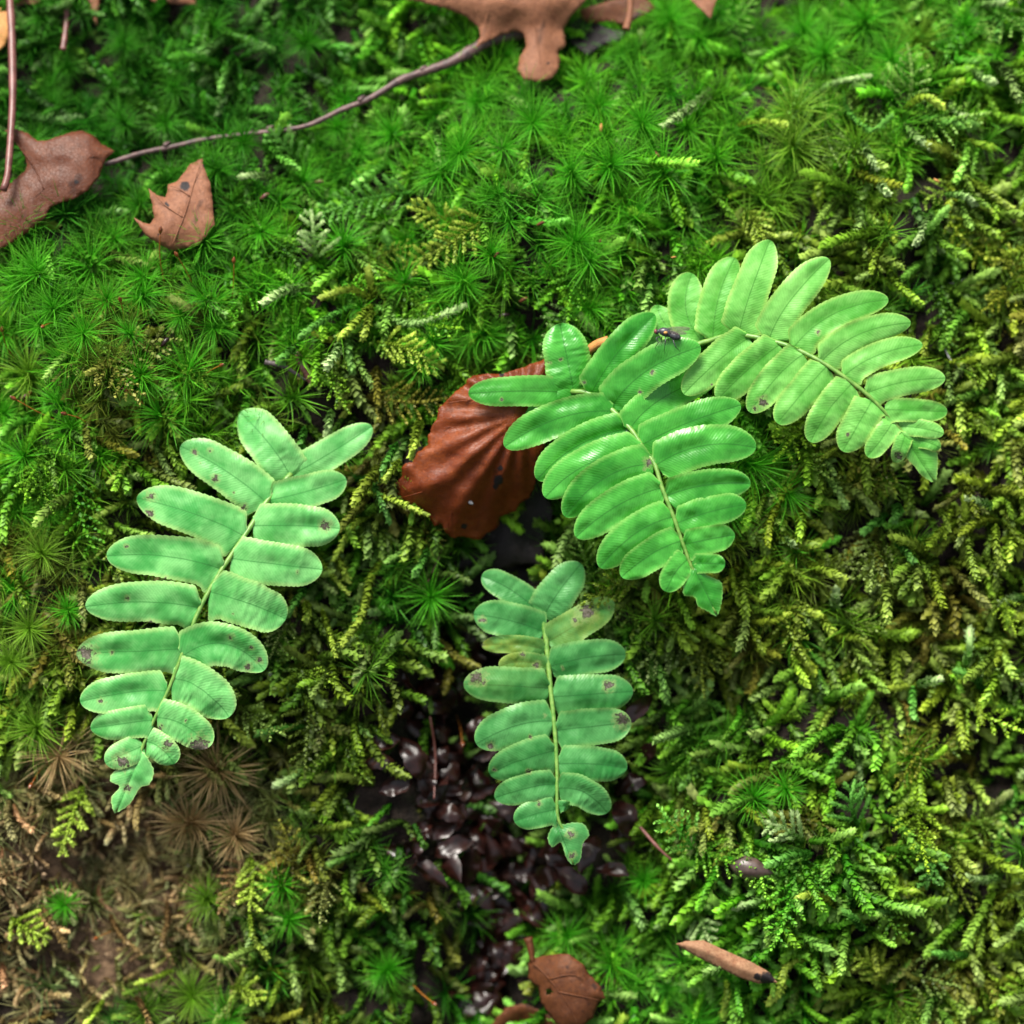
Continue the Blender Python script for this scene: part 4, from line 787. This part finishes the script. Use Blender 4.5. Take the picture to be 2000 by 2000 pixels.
o, bs, hf = dead_leaf('brown_oak_leaf', ZL, [(35, 985), (110, 970), (200, 1000), (280, 1060), (350, 1062), (440, 1030), (530, 1000), (620, 985), (700, 1020), (770, 1090), (865, 1140), (800, 1200), (750, 1330), (660, 1440), (560, 1500), (440, 1535), (380, 1560), (340, 1640),
    (240, 1730), (100, 1830), (0, 1880), (-300, 1900), (-400, 1700), (-200, 1520), (40, 1430), (100, 1360), (190, 1290), (205, 1240), (180, 1170), (130, 1080)], M['leafbrown'],
    'smooth reddish brown curled leaf lobe crossed by the red leaf stalk', 'leaf', 0.0085, lambda x, y, e: 0.0012 * np.sin(np.clip(e / 40, 0, 1.6)), spots=[(575, 1375, 34), (280, 1395, 16)], seed=5)
ribs(o, bs, hf, ZL, [[(-200, 1720), (100, 1600), (330, 1430), (560, 1230), (840, 1150)], [(330, 1430), (250, 1250), (60, 1000)]], M['leafbrown'], 0.0002, 0.00005)
o, bs, hf = dead_leaf('toothed_leaf', ZL, [(1525, 1195), (1540, 1260), (1590, 1390), (1610, 1600), (1620, 1700), (1500, 1850), (1300, 1890), (1200, 1840), (1100, 1780), (1060, 1720), (1010, 1640), (1080, 1680), (1130, 1690), (1165, 1640), (1150, 1560), (1120, 1420), (1180, 1470),
    (1250, 1490), (1270, 1390), (1330, 1370), (1400, 1290), (1440, 1230)], M['oak'], 'small pointed pinkish leaf tip with bristle teeth and black spots in the moss', 'leaf', 0.0088,
    lambda x, y, e: 0.0012 * np.sin(np.clip(e / 22, 0, 1.6)) + 0.0025 * (x - 380) / 60 * (x > 380), spots=[(1395, 1405, 60), (1260, 1545, 34), (1540, 1250, 24), (1190, 1770, 24)], seed=6)
ribs(o, bs, hf, ZL, [[(1300, 1850), (1400, 1600), (1460, 1400), (1520, 1210)], [(1380, 1640), (1260, 1560), (1130, 1440)], [(1430, 1480), (1360, 1430), (1280, 1400)]], M['oak'], 0.00016)
dead_leaf('orange_leaf', ZL, [(-250, 60), (60, 60), (112, 100), (90, 180), (40, 330), (0, 380), (-250, 320)], M['orange'], 'orange tan leaf scrap behind the long red leaf stalk', 'leaf', 0.0065, seed=7)
dead_leaf('leaf_tooth', ZL, [(580, -60), (600, 62), (630, 25), (665, 60), (700, 130), (735, 198), (725, 120), (740, 60), (752, -20), (700, -120)], M['oak'], 'sharp tan leaf point reaching down beside the short red stalk', 'leaf', 0.008, step=5.0, seed=8)
dead_leaf('leaf_edge', ZL, [(1080, -30), (1160, 10), (1300, 28), (1400, 28), (1492, 40), (1460, -20), (1400, -90), (1150, -80)], M['oak'], 'thin pale leaf edge resting on dark moss between the leaf point and oak leaf', 'leaf', 0.008, step=5.0, seed=9)
dead_leaf('leaf_edge', ZL, [(70, -60), (90, 10), (130, 40), (200, 22), (250, 34), (300, 12), (340, -60)], M['oak'], 'pinkish leaf edge touching the top of the long red leaf stalk', 'leaf', 0.007, step=5.0, seed=19)
dead_leaf('leaf_tip', ZT, [(1540, -40), (1565, 0), (1620, 50), (1662, 88), (1675, 40), (1695, -10), (1690, -60)], M['oak'], 'small pinkish leaf tip pointing down into bright star moss', 'leaf', 0.008, step=5.0, seed=10)
dead_leaf('bark_scrap', ZT, [(1040, 45), (1130, 20), (1230, -10), (1360, -20), (1400, 40), (1310, 90), (1270, 120), (1180, 100), (1090, 110), (1050, 85)], M['rust'], 'brown leaf scrap in the dark hollow beside the oak leaf', 'leaf', 0.005, seed=11)
dead_leaf('dark_leaf', ZT, [(1000, 110), (1060, 70), (1160, 130), (1260, 150), (1240, 190), (1150, 210), (1080, 260), (1000, 200)], M['wetdark'], 'dark wet leaf scrap under the oak leaf beside the hollow', 'leaf', 0.004, seed=12)
# beech leaf: pleats fan out from the stalk end
cx, cy = 740 + 1090 / 3.865, 640 + 640 / 3.865
def beech_shape(x, y, e):
    an = np.arctan2(y - cy, x - cx); rr = np.hypot(x - cx, y - cy)
    return 0.00050 * np.sin(an * 21 + 0.6 * np.sin(an * 3)) * np.clip(rr / 120, 0.1, 1) + 0.0030 * np.sin(np.clip(e / 60, 0, 1.6)) - 0.004 * sstep(920, 1060, y) + 0.002 * sstep(1000, 860, x) * 0
o, bs, hf = dead_leaf('beech_leaf', ZB, [(1250, 240), (1160, 268), (1080, 300), (940, 345), (800, 350), (720, 360), (665, 390), (660, 420), (580, 480), (520, 540), (450, 610), (440, 680), (400, 740), (370, 830), (374, 880), (290, 940), (250, 1020), (205, 1020), (170, 1060), (175, 1120), (110, 1190), (122, 1240), (105, 1290),
    (200, 1320), (330, 1370), (380, 1430), (420, 1500), (470, 1480), (500, 1540), (560, 1590), (640, 1575), (720, 1600), (770, 1600), (810, 1550), (850, 1540), (905, 1500), (912, 1430), (960, 1410), (1030, 1390), (1060, 1330), (1130, 1290), (1170, 1220), (1190, 1100), (1205, 1000), (1250, 900), (1320, 620), (1300, 380)], M['beech'],
    'rust brown pleated beech leaf behind the glossy fern frond', 'leaf', 0.0112, beech_shape, step=5.0, spots=[(905, 1150, 60), (915, 1060, 36), (880, 1200, 40), (925, 355, 34), (640, 1500, 40)], seed=13)
ribs(o, bs, hf, ZB, [[(1340, 520), (1090, 640), (760, 900), (430, 1190), (150, 1290)], [(1090, 640), (820, 690), (480, 760)], [(1000, 700), (860, 1000), (740, 1540)], [(1090, 660), (1040, 900), (990, 1240)], [(900, 790), (650, 1060), (520, 1500)], [(1110, 600), (800, 540), (500, 570)]], M['beech'], 0.0002, 0.00005)
P = smoothpath(np.array([(860 + x / 2.4156, 440 + y / 2.4156) for x, y in ((600, 690), (690, 600), (740, 562), (792, 545))]), 12)
child('stalk', raw_mesh('stalk', *tube(fpt(P[:, 0], P[:, 1], np.linspace(0.010, 0.013, 12)) - bs, np.linspace(0.0007, 0.0010, 12), 8), M['orange']), o)
dead_leaf('wet_leaf', ZB, [(1150, 1090), (1260, 1250), (1312, 1380), (1300, 1500), (1250, 1600), (1245, 1812), (1150, 1790), (1050, 1790), (950, 1830), (850, 1860), (700, 1872), (600, 1832), (568, 1800), (650, 1720), (760, 1660), (700, 1500), (800, 1350), (1000, 1200)], M['wetdark'],
    'dark purplish wet leaf tucked under the beech leaf', 'leaf', 0.008, lambda x, y, e: 0.0014 * np.sin(np.clip(e / 25, 0, 1.6)) + 0.001 * np.sin(x / 22), seed=14)
dead_leaf('rotten_bark', (860, 1060, 2.927), [(120, 200), (300, 120), (580, 140), (640, 60), (700, 160), (640, 420), (560, 640), (300, 640), (180, 560), (160, 380)], M['wetdark'],
    'black rotten leaf behind the top leaflets of the shaded fern frond', 'leaf', 0.003, seed=15)
o, bs, hf = dead_leaf('rust_leaf', ZD, [(830, 1620), (900, 1605), (990, 1600), (1060, 1650), (1090, 1700), (1140, 1750), (1168, 1810), (1130, 1830), (1110, 1900), (1050, 1950), (960, 1960), (900, 1890), (860, 1830), (850, 1760), (800, 1720), (800, 1650)], M['rust'],
    'small rusty brown torn leaf with a hole below the dead leaflets', 'leaf', 0.0105, lambda x, y, e: 0.0016 * np.sin(np.clip(e / 22, 0, 1.6)), step=5.0, holes=[(700 + 898 / 2.415, 1200 + 1780 / 2.415, 6.5)], seed=16)
ribs(o, bs, hf, ZD, [[(820, 1640), (900, 1720), (980, 1830), (1040, 1940)], [(900, 1720), (1000, 1700), (1080, 1720)], [(940, 1780), (1040, 1800), (1140, 1820)]], M['rust'], 0.00018)
P = smoothpath(np.array([(ZD[0] + x / ZD[2], ZD[1] + y / ZD[2]) for x, y in ((800, 1525), (812, 1570), (822, 1640))]), 8)
child('stalk', raw_mesh('stalk', *tube(fpt(P[:, 0], P[:, 1], hf(P[:, 0], P[:, 1], np.full(8, 5.0))) - bs, np.linspace(0.0009, 0.0005, 8), 7), M['rust']), o)
dead_leaf('curled_leaf', ZD, [(600, 1990), (650, 1900), (710, 1845), (790, 1838), (860, 1870), (930, 1910), (960, 1990), (880, 2060), (700, 2080)], M['rust'], 'curled brown leaf with a pale rim under the torn rusty leaf', 'leaf', 0.006,
    lambda x, y, e: 0.002 * np.cos(np.clip(e / 18, 0, 2.5)), seed=17)
dead_leaf('bud_scale', ZR, [(180, 885), (230, 870), (320, 866), (400, 905), (560, 975), (650, 1025), (692, 1080), (600, 1087), (500, 1055), (400, 1005), (310, 962), (240, 925)], M['scale'],
    'tan striped bud scale with a dark tip lying on the moss', 'bud scale', 0.0118, lambda x, y, e: 0.0014 * np.sin(np.clip(e / 18, 0, 1.5)), step=4.0, rough=0.6, spots=[(640, 1062, 60), (590, 1050, 30)], seed=18)
u, v, h = (float(q) for q in surf(1463, 1690)); t = np.linspace(-1, 1, 15); an = math.radians(-12)
P = np.stack((t * 0.0044 * math.cos(an), t * 0.0044 * math.sin(an), 0.0005 * np.sin(t * 2)), 1)
tag(put('seed', raw_mesh('seed', *tube(P, 0.0021 * np.clip(1.01 - np.abs(t) ** 2.4, 0, 1) * (1 - 0.35 * t), 14, 0.07, 3), M['bud']), (u, v, h + 0.0046)), 'dark brown pointed seed half sunk in the moss', 'seed')
def rod(name, pts, rads, mat, label, cat, lift, bumpy=0.05, sides=9, n=40, group=None, arch=0.0):
    P = smoothpath(np.array(pts, float), n); h = rest(P[:, 0], P[:, 1], lift); h = np.convolve(np.pad(h, 5, mode='edge'), np.ones(11) / 11, 'valid') + arch * np.sin(np.linspace(0, math.pi, n))
    F3 = fpt(P[:, 0], P[:, 1], h); base = F3[0].copy(); w = np.interp(np.linspace(0, 1, n), np.linspace(0, 1, len(rads)), rads) * MM
    w = w * (1 + 0.12 * vnoise(np.arange(n) / 2.7, np.zeros(n) + len(pts), 8))
    return tag(put(name, raw_mesh(name, *tube(F3 - base, w, sides, bumpy, 5), mat), base), label, cat, group), F3
tw, TP = rod('twig', [(205, 322), (274, 300), (336, 287), (401, 272), (466, 264), (590, 248), (662, 217), (725, 191), (787, 155), (880, 122), (960, 78), (1030, 62)], (0.5, 0.55, 0.5, 0.55, 0.5, 0.6, 0.9, 1.2, 1.3), M['twig'],
    'thin purplish brown twig running from the brown leaf to the oak leaf', 'twig', 0.0058, 0.08, 9, 90)
for f in (12, 33, 52, 66, 78):
    c = TP[f] - TP[0]; d = (TP[f + 1] - TP[f]); d /= np.linalg.norm(d)
    child('bud', raw_mesh('bud', *tube(c + np.array((0.0002, 0.0005, 0.0003)) + d * np.linspace(0, 0.0014, 6)[:, None] + np.array((0, 0.0006, 0)) * np.linspace(0, 1, 6)[:, None], np.array((.5, .55, .5, .4, .25, .08)) * MM, 7), M['twig']), tw)
rod('leaf_stalk', [(18, -20), (23, 65), (25, 180), (22, 250), (15, 340), (6, 372)], (0.75, 0.8, 0.8, 0.72, 0.75), M['petiole'], 'long straight red leaf stalk standing over the brown leaf', 'leaf stalk', 0.0125, 0.03)
rod('leaf_stalk', [(131, -15), (129, 48), (123, 98)], (0.5, 0.5, 0.65), M['petiole'], 'short dark red leaf stalk beside the sharp leaf point', 'leaf stalk', 0.009, 0.03)
rod('leaf_stalk', [(700 + 1285 / 2.415, -20), (700 + 1280 / 2.415, 25), (700 + 1262 / 2.415, 58)], (0.7, 0.6, 0.8), M['oak'], 'short pinkish leaf stalk hanging over the brown leaf scrap', 'leaf stalk', 0.0105, 0.05)
rod('dead_stem', [(450 + 500 / 3.864, 250 + 1690 / 3.864), (450 + 550 / 3.864, 250 + 1800 / 3.864), (450 + 620 / 3.864, 250 + 1930 / 3.864)], (0.5, 0.9, 0.7), M['petiole'], 'flat reddish dead stem stub lying between moss shoots', 'stem', 0.005)
rod('dead_stem', [(450 + 260 / 3.864, 250 + 1765 / 3.864), (450 + 400 / 3.864, 250 + 1800 / 3.864), (450 + 570 / 3.864, 250 + 1900 / 3.864)], (0.55, 0.4, 0.3), M['twigdark'], 'dark curved dead stem meeting the reddish stem stub', 'stem', 0.005)
rod('brown_thread', [(450 + 1610 / 3.864, 800 + 1020 / 3.864), (450 + 1560 / 3.864, 800 + 1150 / 3.864), (450 + 1490 / 3.864, 800 + 1300 / 3.864)], (0.22, 0.2, 0.15), M['petiole'], 'thin straight brown stem below the beech leaf', 'stem', 0.006)
rod('brown_thread', [(840, 1400), (850, 1470), (848, 1560)], (0.2, 0.2, 0.15), M['petiole'], 'thin upright brown stem among the wet dead leaflets', 'stem', 0.009)
rod('brown_thread', [(1250, 1615), (1285, 1655), (1312, 1680)], (0.3, 0.35, 0.2), M['petiole'], 'short reddish brown stem sloping toward the dark seed', 'stem', 0.006)
for q, p in enumerate((((1845, 555), (1868, 552), (1888, 544)), ((1876, 590), (1880, 622), (1862, 645)), ((1845, 680), (1858, 705), (1876, 722)))):
    rod('pale_fibre', p, (0.14, 0.2, 0.1), M['pale'], 'short pale grey fibre in the dark gap beyond the light fern', 'fibre', 0.004, 0.03, 6, 14, 'pale fibres in the dark gap')
tag(put('seed', raw_mesh('seed', *tube(np.stack((np.linspace(-.0009, .0009, 9), np.linspace(.0006, -.0006, 9), np.zeros(9)), 1), 0.00042 * np.sqrt(np.clip(1.02 - np.linspace(-1, 1, 9) ** 2, 0, 1)), 8), M['pale']),
    fpt(740 + 678 / 3.865, 640 + 1310 / 3.865, float(rest(915, 979, 0.0138)))), 'tiny pale seed lying on the beech leaf', 'seed')
# wet dead leaflets
def wet_leaflet(seed):
    r = np.random.default_rng(seed); t = np.linspace(0, 1, 15); q = np.linspace(-1, 1, 9); w = np.sin(np.clip(t, 0.02, 0.98) * math.pi) ** 0.7 * r.uniform(0.19, 0.30) * (1 + 0.18 * vnoise(t * 7 + seed, 0 * t, seed))
    X = np.broadcast_to(t[:, None] - 0.5, (15, 9)); Y = w[:, None] * q[None, :]; Z = r.choice((-0.10, 0.07, -0.05)) * (1 - q[None, :] ** 2) + 0.30 * np.sin(t[:, None] * r.uniform(2, 5) + r.uniform(-1, 1)) * r.uniform(0.3, 1.0) + q[None, :] * (t[:, None] - 0.5) * r.normal(0, 0.35) + 0.06 * vnoise(X * 6 + seed, Y * 6, seed)
    i, j = np.meshgrid(np.arange(14), np.arange(8), indexing='ij'); i = i.ravel(); j = j.ravel()
    return raw_mesh('wet_leaflet', np.stack((X, Y, Z), -1).reshape(-1, 3) * 0.0056, np.stack((i * 9 + j, (i + 1) * 9 + j, (i + 1) * 9 + j + 1, i * 9 + j + 1), 1), M['leaflet'])
WL = [wet_leaflet(s) for s in range(7)]
for q, (x, y, s, a) in enumerate(WP):
    px, py = 700 + x / 2.415, 1200 + y / 2.415; u, v, h = (float(k) for k in surf(px, py)); hs2 = float(rest(px, py, 0.0)); o = put('wet_leaflet', WL[q % 7], (u, v, 0.5 * h + 0.5 * hs2 + 0.0022 + rng.uniform(0, 0.0045)))
    o.matrix_world = o.matrix_world @ Matrix.Rotation(math.radians(a), 4, 'Z') @ Matrix.Rotation(rng.normal(0, 0.4), 4, 'X') @ Matrix.Rotation(rng.normal(0, 0.35), 4, 'Y') @ Matrix.Scale(s * rng.uniform(0.9, 1.25), 4)
    tag(o, ('broad' if s > 1.15 else 'narrow') + ' wet dark brown dead leaflet ' + where(px, py), 'leaflet', 'wet dead leaflets below the shaded fern')
# small fallen bits
BITS = [(1172, 258, 'orange', .9, 80), (1280, 310, 'oak', .8, -60), (1055, 443, 'rust', .9, 15), (628, 362, 'petiole', 1.0, -5), (522, 390, 'petiole', 1.1, 25), (1022, 590, 'rust', 1.0, 20), (1170, 478, 'rust', .6, 60), (1312, 508, 'orange', .5, 0), (970, 503, 'rust', .7, 40), (985, 620, 'leaflet', 1.2, 0), (330, 672, 'leaflet', 1.3, 40), (58, 777, 'petiole', 1.0, 20), (1820, 360, 'orange', .7, -40), (1625, 372, 'rust', .9, -50), (660, 860, 'oak', .8, 10)]
BM = {}
for q, (px, py, mk, s, a) in enumerate(BITS):
    u, v, h = (float(k) for k in surf(px, py)); t = np.linspace(-1, 1, 9)
    if mk not in BM: BM[mk] = raw_mesh('plant_scrap', *tube(np.stack((t * 0.0010, 0.0001 * np.sin(t * 3), 0.0002 * np.cos(t * 2)), 1), 0.00036 * np.sqrt(np.clip(1.03 - t ** 2, 0, 1)), 7, 0.1, 2), M[mk])
    o = put('plant_scrap', BM[mk], (u, v, h + 0.0062)); o.matrix_world = o.matrix_world @ Matrix.Rotation(math.radians(a), 4, 'Z') @ Matrix.Scale(s, 4)
    tag(o, 'tiny ' + {'orange': 'orange', 'oak': 'pinkish', 'rust': 'brown', 'petiole': 'reddish', 'leaflet': 'blackish'}[mk] + ' plant scrap on moss ' + where(px, py), 'plant scrap', 'tiny plant scraps on the moss')
# water drops
ic = np.linspace(0, math.pi, 9); DROP = raw_mesh('water_drop', *tube(np.stack((np.zeros(9), np.zeros(9), -np.cos(ic)), 1) * 0.0005, np.maximum(np.sin(ic), 0.02) * 0.0005, 12), M['water'])
for px, py, s in ((150, 1464, 1.1), (178, 1471, .6), (495, 1725, .9), (90, 547, .6), (112, 562, .5), (130, 630, .5), (534, 1312, .9), (376, 1682, .7), (26, 555, .5), (850, 1180, .4)):
    u, v, h = (float(k) for k in surf(px, py)); o = put('water_drop', DROP, (u, v, h + 0.0074)); o.matrix_world = o.matrix_world @ Matrix.Scale(s, 4)
    tag(o, 'tiny clear water drop on moss ' + where(px, py), 'water drop', 'water drops on the moss')

# ------------------------------------------------------------------ the fly
ZF = (1240, 600, 12.075); FZ = lambda p: np.array([(ZF[0] + x / ZF[2], ZF[1] + y / ZF[2]) for x, y in p], float)
LFV = FERN_V['B', 3]; lpx, lpy = uv2px(LFV[:, 0], LFV[:, 1], LFV[:, 2])
def leaf_h(x, y): k = np.argsort(np.hypot(lpx - x, lpy - y))[:4]; return float(LFV[k, 2].mean())
foot = FZ([(690, 1060)])[0]; hfly = leaf_h(*foot) + 0.0011; pxm = W / 2000.0 * (D - hfly) / D / ZF[2]
body = [(452, 600, 6), (470, 590, 42), (505, 582, 66), (535, 575, 58), (556, 566, 34), (580, 562, 58), (640, 568, 92), (710, 585, 104), (780, 612, 98), (830, 636, 76), (880, 656, 88), (950, 684, 98), (1010, 706, 84), (1055, 724, 54), (1085, 736, 8)]
P2 = FZ([(x, y) for x, y, _ in body]); P3 = fpt(P2[:, 0], P2[:, 1], hfly + 0.0002); PR = smoothpath(np.concatenate((P3, np.array([[r_ * pxm] for *_, r_ in body])), 1), 40)
fb = P3[7].copy(); parts = [tube(PR[:, :3] - fb, np.maximum(PR[:, 3], 2e-5), 16, 0.03, 4)]
LEGS = [([(600, 690), (500, 735), (550, 830), (470, 960)], .6), ([(730, 690), (715, 850), (690, 1060)], .7), ([(890, 730), (955, 920), (1070, 1050)], .7), ([(640, 690), (622, 760), (636, 850)], -.6), ([(790, 690), (780, 740), (800, 800)], -.7), ([(960, 730), (1080, 745), (1165, 755)], -.6)]
for lg, side in LEGS:
    L2 = FZ(lg); n = len(L2); hh = np.full(n, hfly); hh[0] += side * 0.0004; hh[1:-1] += side * 0.0010; hh[-1] = leaf_h(*L2[-1]) + 0.00004
    L3 = smoothpath(fpt(L2[:, 0], L2[:, 1], hh), 14); parts.append(tube(L3 - fb, np.linspace(0.00011, 0.00004, 14), 6))
for hx, hy, ex, ey in ((600, 490, 585, 465), (660, 480, 650, 452), (730, 490, 725, 458), (1060, 690, 1100, 670), (1070, 760, 1105, 785), (450, 570, 420, 562)):
    A2 = FZ([(hx, hy), (ex, ey)]); parts.append(tube(fpt(A2[:, 0], A2[:, 1], hfly + 0.0003) - fb, np.array((0.00003, 0.00001)), 4))
fly = put('fly', raw_mesh('fly', *join(parts), M['fly']), fb)
tag(fly, 'small dark grey fly standing on a glossy fern leaflet', 'fly')
for dz, lst in ((-0.0004, [(720, 505), (800, 472), (900, 458), (1050, 452), (1180, 457), (1280, 475), (1322, 510), (1270, 545), (1150, 570), (1000, 580), (860, 560), (760, 540)]),
                (0.0009, [(760, 560), (860, 545), (1000, 565), (1130, 572), (1215, 598), (1230, 628), (1150, 650), (1020, 650), (900, 625), (800, 595)])):
    W2 = FZ(lst); XY, V3, F = sheet(W2, lambda x, y, e: hfly + dz + 0 * x + 0.0001 * np.sin(x / 4), 2.0, 0.0, 4)
    wing = child('wing', raw_mesh('wing', V3 - fb, F, M['wing']), fly)
    a, b2 = W2[0], W2[len(W2) // 2]
    for q in (-0.25, 0.05, 0.3):
        m = (a + b2) / 2 + np.array((0, q * 9)); P = smoothpath(np.array([a, m, a + (b2 - a) * 0.93 + np.array((0, q * 4))]), 10)
        child('wing_vein', raw_mesh('wing_vein', *tube(fpt(P[:, 0], P[:, 1], hfly + dz + 0.00012) - fb, 0.000022, 4), M['fly']), wing)
sph = np.linspace(0, math.pi, 10)
for (ex, ey, dz) in ((488, 570, 0.00032), (500, 566, -0.00034)):
    e2 = FZ([(ex, ey)])[0]; c = fpt(e2[0], e2[1], hfly + 0.0002 + dz) - fb; r0 = 50 * pxm
    child('eye', raw_mesh('eye', *tube(c + np.stack((0 * sph, -np.cos(sph), 0 * sph), 1) * r0 * 1.1, np.maximum(np.sin(sph), 0.02) * r0 * 0.8, 14), M['flyeye']), fly)
e2 = FZ([(725, 600)])[0]; c = fpt(e2[0], e2[1], hfly + 0.0010) - fb
child('wing_base', raw_mesh('wing_base', *tube(c + np.stack((-np.cos(sph), 0 * sph, 0 * sph), 1) * 48 * pxm, np.maximum(np.sin(sph), 0.02) * 36 * pxm, 10), M['flyhaltere']), fly)
